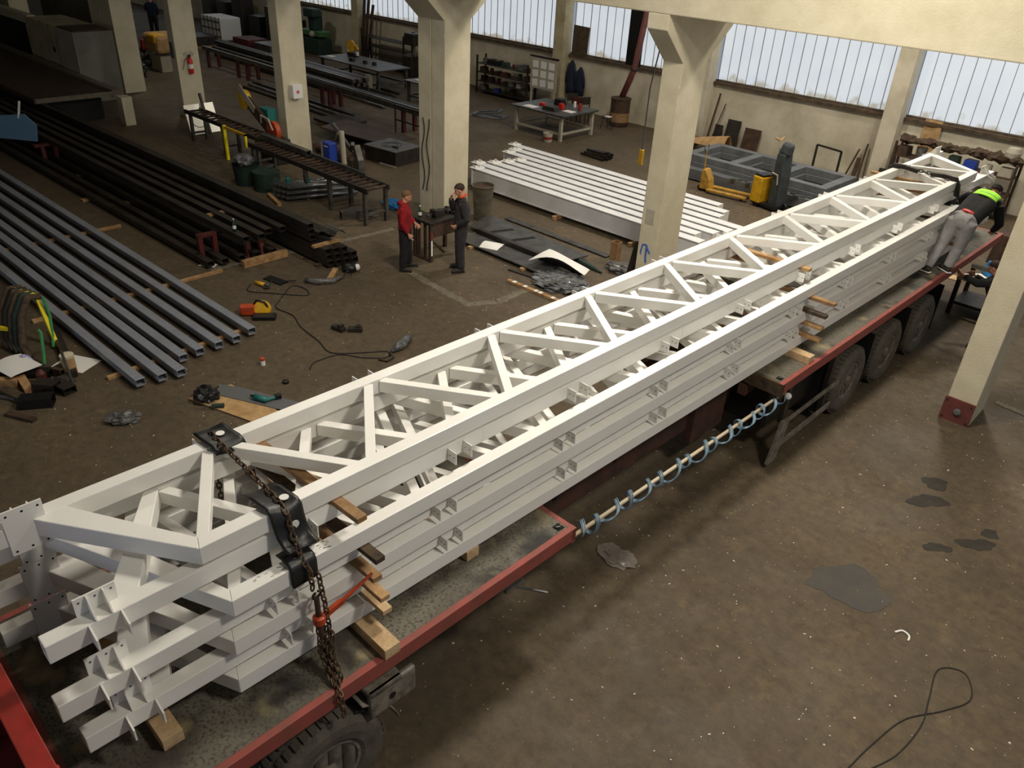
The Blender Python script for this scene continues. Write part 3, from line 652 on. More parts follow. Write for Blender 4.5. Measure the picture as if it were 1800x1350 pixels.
# dark drum behind jacket worker
dr = T('oil_drum', 'tapered dirty metal waste bin behind the worker in the dark jacket', 'bin', (-13.72, 13.62, 0))
MB().lathe([(.2, 0), (.21, .02), (.27, .82), (.29, .84), (.29, .86), (.26, .86), (.19, .05), (0, .05)], 28).build('bin_body', 'bin_metal', dr, smooth=False)
MB().lathe([(.26, .80), (.0, .81)], 28).build('rubbish', 'steel_rust', dr)
# ---------------------------------------------------------------- white I-beams in the middle
wb = None
def ibeam(x0, y, z, L, lb):
    global wb
    g = 'white painted steel beams laid out side by side'
    if wb is None:
        wb = T('steel_beam', lb, 'beam', (x0, y, z), 0, g)
        h = .46; w_ = .27; f = .014
        MB().bb(0, L, -w_/2, w_/2, h-.02, h).bb(0, L, -w_/2+.03, w_/2-.03, .02, h-.02).bb(0, L, -w_/2, w_/2, 0, .02).build('beam_body', 'white_dull', wb)
        for x in (0.005, L-.005):
            MB().bb(x-.008, x+.008, -.14, .14, 0, h+.005).build('end_plate', 'white', wb)
        MB().bb(-.05, .22, -.17, .17, h, h+.02).build('cap_plate', 'white', wb)
        for dy in (-.09, .09): MB().prism([(0, h), (.14, h), (.10, h+.07), (0, h+.07)], 'y', dy-.006, dy+.006, Matrix.Identity(4)).build('cap_fin', 'white', wb)
    else: dup(wb, (x0, y, z), 0, lb)
nm8 = ['nearest', 'second', 'third', 'fourth', 'fifth', 'sixth', 'seventh', 'eighth']
for i in range(8):
    x0 = (-15.75, -16.1, -15.85, -15.7, -15.6, -16.4, -16.5, -16.9)[i]
    ibeam(x0, 15.3+.385*i, .1, 7.35 if i < 5 else 7.9, 'tall white steel beam lying on timbers, %s row from the viewer' % nm8[i])
for x, lb in ((-15.3, 'left'), (-12.5, 'middle'), (-10.1, 'right')): one(MB().bb(-.05, .05, -.0, 3.7, 0, .098), 'floor_timber', 'wood', 'timber under the %s part of the white beams' % lb, 'timber', 'timbers under the white beams', loc=(x, 14.95, 0), bevel=.005)
# ---------------------------------------------------------------- dark sheets near the workers
def sheet(pts, z, th, m, nm, lb, cat='sheet', grp=None, **k):
    cx = sum(p[0] for p in pts)/len(pts); cy_ = sum(p[1] for p in pts)/len(pts)
    return one(MB().prism([(p[0]-cx, p[1]-cy_) for p in pts], 'z', 0, th), nm, m, lb, cat, grp, loc=(cx, cy_, z), **k)
s1 = sheet([(-13.3, 12.75), (-10.35, 12.72), (-10.2, 13.55), (-13.6, 13.75)], .09, .025, 'sheet', 'steel_sheet', 'wide grey steel sheet with two cut slots on the floor behind the jacket worker', grp='dark steel sheets near the workers')
for x in (-12.55, -11.85): MB().box((x+11.86, -.06, .0265), (.12, .62, .004), (0, 0, -.35)).build('cut_slot', 'void', s1)
sheet([(-12.95, 12.0), (-10.25, 11.98), (-10.25, 12.55), (-12.95, 12.6)], .06, .03, 'sheet', 'steel_sheet', 'long narrow dark sheet nearest the viewer, paper lying on it', grp='dark steel sheets near the workers')
sheet([(-13.3, 14.0), (-10.0, 13.95), (-10.0, 14.12), (-13.3, 14.2)], .02, .02, 'sheet', 'steel_strip', 'narrow grey steel strip behind the slotted sheet', 'strip', 'dark steel sheets near the workers')
sheet([(-12.9, 12.62), (-9.6, 12.55), (-9.6, 12.68), (-12.9, 12.74)], .09, .10, 'steel_dark', 'steel_channel', 'long black steel channel running along the dark sheets', 'channel')
sheet([(-10.95, 11.7), (-10.1, 11.82), (-10.1, 11.92), (-10.95, 11.8)], .0, .03, 'steel_dark', 'flat_bar', 'short dark flat bar on the floor beside the sheets', 'bar')
for x, lb in ((-10.75, 'wood batten under the right end of the dark sheets'), (-12.4, 'wood batten under the left end of the dark sheets')):
    one(MB().bb(-.05, .05, -.85, .95, 0, .058), 'wood_batten', 'wood', lb, 'batten', 'battens under the dark sheets', loc=(x, 12.75, 0), bevel=.005)
def paper(x, y, z, rz, lb, sx=.4, sy=.3, curl=.02, pts=None, nm='paper_sheet', m='paper'):
    def fn(u, v): return ((u-.5)*sx, (v-.5)*sy, .004+curl*(math.sin(u*3.1+v*2)*.5+.5)*math.sin(pi*v))
    return one(MB().grid(8, 6, fn), nm, m, lb, 'paper', loc=(x, y, z), rot=(0, 0, rz), solid=.002)
paper(-15.2, 7.0, .0, .6, 'white paper slip on the floor by the lone red stand', .35, .18, .01)
paper(-12.05, 12.3, .092, .4, 'crumpled white paper lying on the near dark sheet', .45, .45, .05)
wp = MB()
wp.grid(10, 6, lambda u, v: (-.5+1.3*u, (-.42+.8*v)*(1-u*.75)-.1*u+.05*math.sin(u*3), .02+.14*math.sin(pi*u)**1*(1-v*.6)+.04*math.sin(5*u+2*v)))
one(wp, 'plastic_wrap', 'paper', 'large white wrapping sheet draped beside the black channel', 'wrap', loc=(-10.25, 12.55, .2), solid=.004, rot=(0, 0, .12))
fm = MB().ico((0, 0, .05), .55, 4, (1.1, .9, .16), .35)
one(fm, 'plastic_film', 'film', 'crumpled grey plastic film heap next to the top truss chord', 'film', loc=(-9.75, 12.05, 0))
one(MB().ico((0, 0, .08), .3, 3, (1.4, .8, .35), .5), 'rag_heap', 'bag', 'grey crumpled rag at the foot of the scribbled column', 'rag', loc=(-9.25, 13.6, 0))
one(MB().hollow((0, 0, 0), (0, 0, .5), .18, .18, .012, up=(0, 1, 0)), 'box_section', 'wood_orange', 'short upright rusty orange square tube in front of the scribbled column', 'tube', loc=(-9.72, 13.9, 0))
one(MB().box((0, 0, .45), (.5, .03, .9)), 'leaning_plate', 'steel_dark', 'dark plate leaning against the foot of the scribbled column', 'plate', loc=(-8.78, 13.35, 0), rot=(0, .18, 1.2))
tw = T('taped_batten', 'wooden batten with pieces of white tape lying near the film heap', 'batten', (-9.75, 11.3, 0), .02)
MB().bb(-.78, .9, -.045, .045, 0, .05).build('batten_body', 'wood', tw)
for x in (-.6, -.3, .0, .12, .45): MB().bb(x-.04, x+.04, -.047, .047, .0505, .053).build('tape', 'paper', tw)
one(MB().tube([(.16*math.cos(a), .16*math.sin(a), .012) for a in [2*pi*k/24 for k in range(25)]], .01, 6, cap=False), 'wire_ring', 'steel', 'thin wire ring lying by the dark sheets', 'ring', loc=(-10.35, 13.3, 0))
one(MB().tube([(-.4, .1, .03), (-.1, 0, .04), (.2, -.05, .03), (.5, -.1, .03)], [.05, .07, .06, .02], 8), 'dark_hose', 'green_dark', 'dark greenish hose end beside the wire ring', 'hose', loc=(-10.0, 13.25, 0))
# ---------------------------------------------------------------- floor: kerb-like repair strips, stains, chips
def strip(pts, w_, lb, z=.003):
    mb = MB(); R2 = random.Random(len(lb)); n = 26; vs = []
    P = [Vector((x, y, 0)) for x, y in pts]; sd = []
    for a, b in zip(P, P[1:]):
        for k in range(n): sd.append((a.lerp(b, k/n), (b-a).normalized()))
    sd.append((P[-1], (P[-1]-P[-2]).normalized()))
    for p, d in sd:
        nn = Vector((-d.y, d.x, 0)); a = w_*(.5+.4*R2.random()); b = w_*(.5+.4*R2.random())
        vs += [p+nn*a+Vector((0, 0, z)), p-nn*b+Vector((0, 0, z))]
    mb.add(vs, [(2*i, 2*i+1, 2*i+3, 2*i+2) for i in range(len(sd)-1)])
    o = mb.build('floor_patch', 'concrete_kerb'); tag(o, lb, 'floor patch', 'pale worn joints in the floor'); return o
strip([(-12.23, 10.0), (-10.25, 9.85), (-9.95, 10.4), (-10.0, 11.3)], .14, 'pale worn concrete joint running from the red hoodie worker to the taped batten')
strip([(-14.95, 6.9), (-14.72, 8.9), (-14.6, 10.0), (-14.5, 11.4)], .12, 'pale worn concrete joint beyond the ends of the dark stack', .004)
strip([(-1.7, 14.0), (-.9, 13.9), (2, 13.9)], .09, 'pale worn concrete joint beside the bolted column foot', .01)
def stain(x, y, r, lb, m='oil', sx=1., sy=1., rz=0.):
    R2 = random.Random(int(x*100+y*7)); n = 28
    ph = [R2.random()*6 for _ in range(3)]
    pts = []
    for k in range(n):
        a = 2*pi*k/n; rr = r*(1+.22*math.sin(2*a+ph[0])+.13*math.sin(3*a+ph[1])+.08*math.sin(7*a+ph[2]))
        pts.append((rr*math.cos(a)*sx, rr*math.sin(a)*sy))
    one(MB().prism(pts, 'z', .001, .0035), 'oil_stain', m, lb, 'stain', 'stains on the floor at right', loc=(x, y, 0), rot=(0, 0, rz))
mat('stain_soft', (50, 47, 43), .8, col2=(62, 57, 50), scale=5, spec=.25)
mat('stain_damp', (74, 71, 70), .8, col2=(84, 78, 70), scale=4, spec=.25)
for a in ((-1.55, 10.35, .19, 'dark oil stain left of a pair at right'), (-1.62, 10.85, .16, 'dark oil stain above the pair at right, farthest from viewer'), (-.78, 9.9, .16, 'dark oil stain at right shaped like a footprint'), (-1.12, 9.45, .12, 'small dark oil stain below the footprint one'), (-.72, 10.25, .10, 'smallest dark oil stain at the right edge')): stain(*a, m='stain_soft', sx=1.3, sy=.8, rz=.7)
stain(-1.62, 7.95, .42, 'large greyish damp stain on the lower right floor', 'stain_damp', 1.2, .75, .9)
chips = MB(); R3 = random.Random(3)
for k in range(2600):
    if k < 1500: x, y = R3.uniform(-5.5, 1.8), R3.uniform(1.0, 15)
    elif k < 2300: x, y = R3.uniform(-13.5, -6), R3.uniform(2, 12)
    else: x, y = R3.uniform(-12, -9), R3.uniform(14.3, 22)
    s = .003+.007*R3.random()**3
    if k % 60 == 0: s *= 1.9
    chips.box((x, y, .003), (s*R3.uniform(1, 3), s, .004), (R3.uniform(-.2, .2), 0, R3.uniform(0, 3)))
one(chips, 'floor_chips', 'chip', 'tiny pale chips and swarf scattered over the concrete floor', 'debris', kind='stuff') if False else tag(chips.build('floor_chips', 'chip'), 'tiny pale chips and swarf scattered over the concrete floor', 'debris', kind='stuff')
def cable(pts, r, lb, nm='cable', m='cable'):
    P = [Vector((x, y, r)) for x, y in pts]; out = []
    for i in range(len(P)-1):
        p0, p1, p2, p3 = P[max(i-1, 0)], P[i], P[i+1], P[min(i+2, len(P)-1)]
        for k in range(8):
            t = k/8; out.append(.5*((2*p1)+(p2-p0)*t+(2*p0-5*p1+4*p2-p3)*t*t+(3*p1-p0-3*p2+p3)*t**3))
    out.append(P[-1]); o = P[0].copy(); o.z = 0
    one(MB().tube([q-o for q in out], r, 6), nm, m, lb, 'cable', loc=o, smooth=True)
cable([(-13.75, 7.15), (-13.5, 6.95), (-13.1, 7.25), (-12.6, 7.7), (-12.9, 7.85), (-13.15, 7.7), (-12.75, 7.2), (-12.5, 6.95), (-12.0, 7.0), (-11.5, 6.85), (-10.85, 6.78), (-10.35, 6.7), (-10.0, 7.1), (-9.75, 7.45), (-9.6, 7.3), (-9.85, 7.0), (-10.2, 6.75), (-10.25, 6.3), (-10.1, 6.1)], .011, 'long dark cable looping over the floor from the small grinder')
cable([(-.72, 4.8), (-.62, 5.63), (-.55, 6.1), (-.44, 6.56), (-.2, 6.95), (-.05, 7.3), (-.2, 7.6), (-.42, 7.45), (-.36, 7.0), (-.3, 6.6), (-.35, 6.1), (-.5, 5.7)], .007, 'thin dark cable looped on the floor at lower right')
cable([(-7.6, 1.6), (-6.9, 1.9), (-6.6, 1.75), (-6.2, 2.2), (-6.0, 2.4)], .01, 'thin black cable on the floor left of the trailer deck')
cable([(-.95, 7.62), (-.9, 7.7), (-.82, 7.68), (-.8, 7.6)], .012, 'small white bent strip above the cable loop', 'plastic_strip', 'paper')
cable([(-.05, 5.3), (-.02, 5.5), (-.07, 5.7), (-.02, 5.9)], .012, 'white wavy strip near the bottom right edge', 'plastic_strip', 'paper')
one(MB().ico((0, 0, .02), .2, 3, (1.2, .8, .14), .7), 'plastic_scrap', 'plastic_clear', 'crumpled clear plastic scrap on the floor beside the hose pole', 'plastic', loc=(-3.85, 6.3, 0))
# small tools on the floor
def tool(nm, lb, cat, loc, rz, parts):
    t = T(nm, lb, cat, loc, rz)
    for pn, m, mb, kw in parts: mb.build(pn, m, t, **kw)
    return t
tool('circular_saw', 'orange and black power saw with a yellow guard by the farthest grey tube end', 'power saw', (-12.4, 6.55, 0), .9, [
    ('motor', 'orange', MB().box((-.22, .05, .11), (.26, .16, .18)), {'bevel': .02}), ('saw_guard', 'yellow', MB().lathe([(.15, -.02), (.16, 0), (.15, .03), (0, .035)], 20, Matrix.Translation((.05, .06, .12)) @ Matrix.Rotation(pi/2.4, 4, 'X')), {}),
    ('base_plate', 'black', MB().box((.1, -.12, .04), (.42, .2, .08)), {'bevel': .02}), ('handle', 'black', MB().tube([(-.1, .1, .2), (-.05, .08, .28), (.1, .05, .26), (.15, .05, .15)], .02), {'smooth': True})])
tool('angle_grinder', 'yellow angle grinder lying on the floor at the cable end', 'grinder', (-13.55, 7.28, 0), .3, [
    ('body', 'yellow', MB().tube([(-.16, 0, .05), (.08, 0, .05)], [.035, .04], 10), {'smooth': True}), ('grinder_head', 'galv', MB().box((.14, 0, .05), (.1, .08, .08)), {'bevel': .01}),
    ('disc', 'steel', MB().lathe([(.075, .0), (.075, .006)], 20, Matrix.Translation((.15, -.02, .03))), {}), ('grip', 'black', MB().tube([(.12, .03, .06), (.12, .16, .07)], .017), {})])
tool('black_plate', 'flat black scrap plate beside the yellow grinder', 'plate', (-13.6, 7.62, 0), .2, [('plate_body', 'black', MB().box((0, 0, .015), (.5, .2, .03)), {}), ('wire_end', 'black', MB().tube([(.2, .05, .03), (.4, .18, .06)], .012), {})])
tool('leather_belt', 'dark grey crescent shaped piece with straps on the floor ahead of the dark stack', 'strap', (-12.9, 8.35, 0), 1.1, [
    ('crescent', 'bag', MB().tube([(-.4, .1, .05), (-.15, -.05, .05), (.15, -.05, .05), (.4, .15, .05)], [.05, .07, .06, .02], 8), {'smooth': True}), ('strap_end', 'black', MB().tube([(.35, .1, .05), (.5, .22, .12), (.55, .12, .05)], .015), {})])
tool('welding_mask', 'black and white welding mask on the floor under the dark stack', 'mask', (-13.05, 9.05, 0), .6, [
    ('mask_shell', 'black', MB().ico((0, 0, .09), .13, 3, (1.3, 1, .8)), {'smooth': True}), ('mask_band', 'paper', MB().ico((.16, .05, .1), .075, 2, (.8, 1, 1)), {'smooth': True})])
for i, (x, y, z) in enumerate(((-10.98, 7.3, .2), (-10.75, 7.5, .8))):
    tool('steel_offcut', 'dark steel offcut on the floor, %s of a pair in the middle' % ('left', 'right')[i], 'offcut', (x, y, 0), z, [('offcut_body', 'steel_dark', MB().bb(-.13, .13, -.06, .06, 0, .08), {'bevel': .006}), ('offcut_lip', 'steel_dark', MB().bb(.02, .1, -.05, .05, .08, .13), {})])
one(MB().tube([(-.22, .3, .03), (-.1, .2, .07), (0, .05, .06), (.1, -.1, .07), (.14, -.25, .04)], [.03, .08, .09, .08, .03], 8), 'dirty_glove', 'film', 'white and grey rag twisted on the floor near the truss cleats', 'rag', loc=(-9.75, 7.75, 0), rot=(0, 0, -.2), smooth=True)
one(MB().tube([(.1, -.2, .03), (.22, -.25, .04), (.25, -.4, .03), (.1, -.46, .02)], .028, 8), 'brown_strap', 'wood_dark', 'brown curled strap end beside the twisted rag', 'strap', loc=(-9.72, 7.62, 0), smooth=True)
one(MB().ico((0, 0, .06), .17, 3, (1.3, .7, .5), .6), 'grey_rag', 'bag', 'crumpled grey rag alone on the floor left of the trusses', 'rag', loc=(-10.6, 3.25, 0), rot=(0, 0, 1.0))
tool('marker_can', 'small white can with an orange cap on the floor', 'can', (-10.75, 5.62, 0), 0, [('can_body', 'paper', MB().lathe([(0, 0), (.04, 0), (.04, .09)], 14), {}), ('can_cap', 'orange', MB().lathe([(.041, .09), (.041, .13), (0, .135)], 14), {})])
one(MB().lathe([(0, 0), (.05, 0), (.055, .04), (0, .05)], 14), 'tape_roll', 'black', 'small black tape roll on the floor right of the white can', 'tape', loc=(-10.0, 5.58, 0))
# plywood scrap with drill behind the top truss chord
sheet([(-10.55, 4.2), (-9.3, 4.6), (-9.15, 5.05), (-10.5, 4.9)], .012, .012, 'cardboard', 'plywood_scrap', 'torn brown board scrap on the floor under a cordless drill', 'board')
sheet([(-10.62, 4.75), (-10.3, 4.95), (-9.2, 5.45), (-9.05, 5.2), (-10.3, 4.6)], .026, .01, 'grey_plastic', 'grey_board', 'light grey board piece lying over the brown scrap', 'board')
tool('cordless_drill', 'teal cordless drill lying on the board scrap', 'drill', (-9.72, 4.98, .036), .4, [
    ('drill_body', 'teal', MB().tube([(-.12, 0, .05), (.1, 0, .05)], [.045, .04], 10), {'smooth': True}), ('chuck', 'black', MB().tube([(-.2, 0, .05), (-.12, 0, .05)], [.015, .03], 10), {}),
    ('drill_grip', 'teal', MB().tube([(.08, 0, .04), (.16, .13, .04)], .026, 8), {}), ('battery', 'black', MB().box((.18, .17, .04), (.1, .07, .08), (0, 0, .9)), {'bevel': .01})])
one(MB().ico((0, 0, .08), .17, 3, (1.1, 1, .6), .5), 'black_bag', 'black', 'crumpled black bag at the edge of the board scrap', 'bag', loc=(-10.35, 4.42, .024))
tool('hot_glue_gun', 'small dark tool with a spike lying beside the black bag', 'hand tool', (-10.0, 4.42, .024), .9, [('tool_body', 'green_dark', MB().tube([(-.1, 0, .04), (.08, 0, .04)], [.03, .035], 8), {}), ('spike', 'steel', MB().tube([(-.24, -.02, .01), (-.1, 0, .04)], .006, 6), {})])
# ---------------------------------------------------------------- roller benches and goods at left
def roller_table(x0, x1, y, w_, z, lb, rolls, legs):
    t = T('roller_bench', lb, 'bench', (x0, y, 0), 0, 'long roller benches'); L = x1-x0
    MB().bb(0, L, -w_/2-.04, -w_/2, z-.12, z).build('side_rail', 'steel_dark', t); MB().bb(0, L, w_/2, w_/2+.04, z-.12, z).build('side_rail', 'steel', t)
    rl = None
    for k in range(rolls):
        x = L*(k+.5)/rolls
        if rl is None: rl = MB().tube([(0, -w_/2, 0), (0, w_/2, 0)], .035, 10).build('roller', 'steel_rust', t, loc=(x, 0, z-.05), smooth=True)
        else:
            c = rl.copy(); C.objects.link(c); c.parent = t; c.location = (x, 0, z-.05)
    for lx in legs:
        for s in (-1, 1): MB().bb(lx-x0-.05, lx-x0+.05, s*(w_/2)-.04, s*(w_/2)+.04, 0, z-.1).build('leg', 'steel', t)
        MB().bb(lx-x0-.03, lx-x0+.03, -w_/2, w_/2, .22, .28).build('cross_bar', 'steel', t)
    return t
roller_table(-20.3, -14.95, 11.35, .62, .92, 'roller bench with brown rollers behind the red hoodie worker', 22, (-20.1, -17.6, -16.55, -15.1))
roller_table(-24.9, -20.45, 11.75, .45, .92, 'roller bench ending at the fire extinguisher column', 14, (-24.6, -22.6, -20.7))
one(MB().hollow((-1.15, 0, .07), (1.15, 0, .07), .16, .14, .01), 'square_tube', 'steel', 'grey square tube lying on the roller bench', 'tube', loc=(-19.3, 11.55, .925))
one(MB().bb(-1.3, 1.3, -.02, .02, 0, .05), 'edge_bar', 'steel', 'pale steel bar along the far edge of the roller bench', 'bar', loc=(-17.2, 11.68, .925))
yg = T('yellow_guard_frame', 'thin yellow guard frame beside the roller bench', 'frame', (-22.1, 11.3, 0))
MB().bb(-.04, .04, -.04, .04, 0, 1.0).build('post', 'yellow_bright', yg); MB().bb(0, 1.2, -.03, .03, .92, .98).build('rail', 'yellow', yg); MB().bb(1.15, 1.2, -.03, .03, .6, .98).build('short_post', 'yellow_bright', yg)
# band saw behind
bs = T('band_saw', 'tilted orange and yellow band saw at the foot of the medical-box column', 'saw', (-21.3, 12.2, 0))
MB().bb(-.6, .6, -.1, .4, 0, .7).build('saw_base', 'steel_dark', bs, bevel=.03)
MB().bar((-1.15, .05, 1.62), (.25, .05, .85), .12, .34, up=(0, 0, 1)).build('saw_bow', 'steel_rust', bs, bevel=.04)
for p, m in (((-1.15, .05, 1.55), 'yellow'), ((.3, .05, .92), 'orange')): MB().lathe([(.0, -.09), (.27, -.08), (.28, .06), (.0, .08)], 24, Matrix.Translation(p) @ Euler((pi/2, .5, 0)).to_matrix().to_4x4()).build('wheel_cover', m, bs)
MB().bar((-1.3, -.02, 1.9), (-.55, -.02, 1.35), .02, .2).build('white_guard', 'pale_panel', bs)
MB().tube([(-.1, -.1, 1.1), (.1, -.2, 1.35), (.4, -.15, 1.3), (.5, -.1, 1.0)], .025).build('saw_handle', 'pale_panel', bs); MB().box((-.45, .35, 1.2), (.5, .3, .4)).build('green_panel', 'teal', bs)
bn = T('waste_bin', 'dark green round bin with a clear bag rim under the roller bench', 'bin', (-19.7, 10.55, 0))
MB().lathe([(.3, 0), (.36, .55), (.38, .56), (.36, .5), (.28, .05), (0, .05)], 26).build('bin_body', 'green_dark', bn)
MB().ico((-.1, 0, .62), .26, 3, (1.2, 1, .6), .3).build('bag_rim', 'film', bn)
one(MB().lathe([(.34, 0), (.36, .5), (.33, .5), (0, .48)], 26), 'waste_bin', 'green_dark', 'second dark green round bin, right of the bagged one', 'bin', loc=(-18.95, 10.7, 0))
for i, (x, y) in enumerate(((-17.9, 10.7), (-17.6, 11.1))): one(MB().lathe([(0, 0), (.06, 0), (.06, .16), (.03, .2), (.03, .24), (0, .24)], 12), 'plastic_bottle', 'teal', 'small teal canister on the tubes under the bench, %s one' % ('left', 'right')[i], 'canister', loc=(x, y, .38))
k = 0
tbn = None
for r_ in range(3):
    for c_ in range(4):
        lb = 'shiny round steel tube under the roller bench, %s layer, %s from the left' % (('lower', 'middle', 'upper')[r_], ('first', 'second', 'third', 'fourth')[c_])
        if tbn is None: tbn = one(MB().tube([(0, -.95, .05), (0, .95, .05)], .05, 12), 'round_tube', 'galv', lb, 'tube', 'shiny tubes under the roller bench', loc=(-17.9, 11.3, .05), rot=(0, 0, -.35), smooth=True)
        else:
            c = tbn.copy(); C.objects.link(c); c['label'] = lb; c.location = (-17.9+.16*c_+.05*r_, 11.3+.03*c_, .05+.15*r_)
one(MB().bb(-.06, .06, -.06, .06, 0, .09).add([], []), 'wood_block', 'wood', 'wood beam end on the floor under the roller bench', 'wood block', loc=(-17.4, 10.35, 0)) if False else one(MB().bb(-.45, .45, -.05, .05, 0, .09), 'wood_beam', 'wood', 'pale wood beam on the floor under the roller bench', 'wood block', loc=(-18.0, 10.3, 0), rot=(0, 0, -.25))
one(MB().hollow((0, -.4, .1), (0, .4, .1), .2, .2, .012), 'box_section', 'steel', 'short grey box section under the right end of the roller bench', 'tube', loc=(-15.7, 11.2, 0), rot=(0, 0, -.3))
one(MB().ico((0, 0, .08), .28, 3, (1.6, .8, .3), .5), 'blue_cloth', 'blue_bright', 'bright blue cloth on the floor beyond the bench end', 'cloth', loc=(-15.75, 12.45, 0))
jc = T('jerrycan', 'blue and white jerrycan standing behind the roller bench', 'canister', (-20.1, 13.5, 0))
MB().bb(-.2, .2, -.15, .15, 0, .62).build('can_body', 'blue', jc, bevel=.03); MB().bb(-.21, -.12, -.152, .152, .02, .6).build('white_side', 'pale_panel', jc); MB().bb(-.05, .15, -.156, -.15, .5, .53).build('white_stripe', 'paper', jc)
one(MB().tube([(0, 0, 0), (-.05, 0, .95)], .08, 14), 'standing_pipe', 'pale_panel', 'pale round pipe standing beside the blue jerrycan', 'pipe', loc=(-19.75, 13.75, 0))
g_ = T('angle_bracket_pair', 'two small grey machine brackets standing right of the pale pipe', 'bracket', (-19.0, 13.6, 0))
MB().bb(-.25, .0, -.1, .2, 0, .3).build('brown_block', 'wood_dark', g_, bevel=.02); MB().prism([(.05, 0), (.3, 0), (.28, .35), (.12, .75), (.05, .75)], 'y', -.08, .12).build('grey_bracket', 'steel', g_, bevel=.01)
for i, (a, b) in enumerate((((-20.9, 14.1, .0), (-20.3, 14.0, .75)), ((-20.2, 14.5, 0), (-20.9, 14.2, .9)), ((-20.6, 14.6, .05), (-19.9, 14.2, .5)))):
    o0 = Vector(a); o0.z = 0
    one(MB().bar(Vector(a)-o0, Vector(b)-o0, .1, .1), 'leaning_profile', 'steel', 'grey steel profile leaning in the pile behind the jerrycan, %s' % ('leftmost', 'steepest', 'lowest')[i], 'profile', 'profiles behind the jerrycan', loc=o0)
for i in range(5): one(MB().ico((0, 0, .15), .2, 2, (1.3, 1, .8), .6), 'scrap_part', 'steel_rust', 'rusty machine scrap by the medical-box column foot, %s' % ('leftmost', 'second', 'third', 'fourth', 'rightmost')[i], 'scrap', 'machine scrap by the column', loc=(-21.2+.3*i, 13.95+.1*(i % 2), .0))
# flat things on the floor further back
pt = T('wooden_pallet', 'pallet with dark plates and a pale front board behind the bench', 'pallet', (-23.8, 16.5, 0))
for dy in (-.5, 0, .5): MB().bb(-.6, .6, dy-.05, dy+.05, 0, .12).build('pallet_runner', 'wood', pt)
MB().bb(-.7, .7, -.62, .62, .12, .2).build('plates_load', 'steel_dark', pt)
sheet([(-22.8, 15.0), (-20.0, 15.3), (-19.8, 16.6), (-23.3, 16.4)], .3, .03, 'brown_plate', 'large_plate', 'large brown steel plate lying flat on supports', 'plate')
for x, y in ((-22.0, 15.7), (-20.6, 15.9)): one(MB().bb(-.5, .5, -.2, .2, 0, .298), 'plate_support', 'steel_dark', 'low support under the large brown plate, %s end' % ('left' if x < -21 else 'right'), 'support', loc=(x, y, 0))
bx = T('steel_box', 'low dark steel box with a pressed round pattern on its lid', 'box', (-19.25, 15.2, 0), .12)
MB().bb(-.65, .65, -.55, .55, 0, .42).build('box_body', 'steel_dark', bx, bevel=.01); MB().bb(-.67, .67, -.57, .57, .42, .45).build('box_lid', 'steel', bx, bevel=.005)
for r_ in (.2, .3): MB().tube([(r_*math.cos(a)-.05, r_*math.sin(a), .452) for a in [2*pi*k/24 for k in range(25)]], .008, 4, cap=False).build('lid_ring', 'steel_dark', bx)
MB().box((.25, -.15, .47), (.2, .06, .03)).build('lid_handle', 'black', bx)
MB().bb(.0, .68, -.585, -.57, .0, .04).build('bright_edge', 'silver_lit', bx)
rl_ = T('guard_railing', 'thin dark railing on the floor behind the double column', 'railing', (-21.6, 17.2, 0))
for x in (0, 1.6, 3.2): MB().bb(x-.02, x+.02, -.02, .02, 0, 1.0).build('post', 'steel_dark', rl_)
MB().bb(0, 3.2, -.02, .02, .96, 1.0).build('top_rail', 'steel_dark', rl_); MB().bb(0, 3.2, -.02, .02, .5, .54).build('mid_rail', 'steel_dark', rl_)
# long rail table in the back with red legs
t = T('rail_table', 'long dark beam table on red legs crossing behind the columns', 'bench', (-36.3, 18.3, 0), -.03)
MB().bb(0, 15.5, -.28, -.16, .72, .88).build('long_beam', 'steel', t); MB().bb(0, 15.2, .2, .32, .72, .84).build('long_beam', 'steel_dark', t); MB().bb(6.2, 15.8, -.18, -.10, .88, .92).build('bright_edge', 'galv', t)
for x in (.4, 3.1, 3.9, 9.6, 10.1, 14.6):
    for s in (-.22, .26): MB().bb(x-.06, x+.06, s-.06, s+.06, 0, .72).build('leg', 'red_dark', t)
for i in range(9):
    one(MB().bb(-3.6, 3.6, -.06, .06, 0, .1), 'floor_profile', ('steel_dark', 'steel')[i % 2], 'dark steel profile on the floor in the back, %s row of nine' % ('first', 'second', 'third', 'fourth', 'fifth', 'sixth', 'seventh', 'eighth', 'ninth')[i], 'profile', 'dark profiles on the floor in the back', loc=(-27.5-.35*i, 16.9+.42*i+(1.3 if i > 2 else 0), 0), rot=(0, 0, -.03))
def pile(x, y, L, n, m, nmn, lb, z=.0, w_=.12, rz=0., g=None):
    for i in range(n):
        one(MB().bb(-L/2, L/2, -w_/2+.005, w_/2-.005, 0, w_*.8), nmn, m if i % 3 else 'steel_dark', lb+', %s' % ('first bar', 'second bar', 'third bar', 'fourth bar', 'fifth bar', 'sixth bar', 'seventh bar', 'eighth bar')[i], 'bar', g, loc=(x+.1*(i % 3), y+(i % 4)*w_*1.25, z+(i//4)*w_), rot=(0, 0, rz))
pile(-31.0, 19.9, 7, 8, 'steel', 'stock_bar', 'dark bar of the bundle behind the rail table', .35, .17, -.03, 'bar bundle behind the rail table')
pile(-36.5, 20.0, 5, 6, 'steel_dark', 'stock_bar', 'dark bar of the far bundle beside the white container', .3, .2, -.03, 'far bar bundle')
one(MB().bb(-3.3, 3.3, -.5, .8, 0, .29), 'bar_rack', 'black', 'black low rack under the bar bundle behind the rail table', 'rack', loc=(-31.0, 19.9, 0))
one(MB().bb(-2.0, 1.2, -.5, .8, 0, .29), 'bar_rack', 'black', 'black low rack under the far bar bundle', 'rack', loc=(-36.5, 20.2, 0))
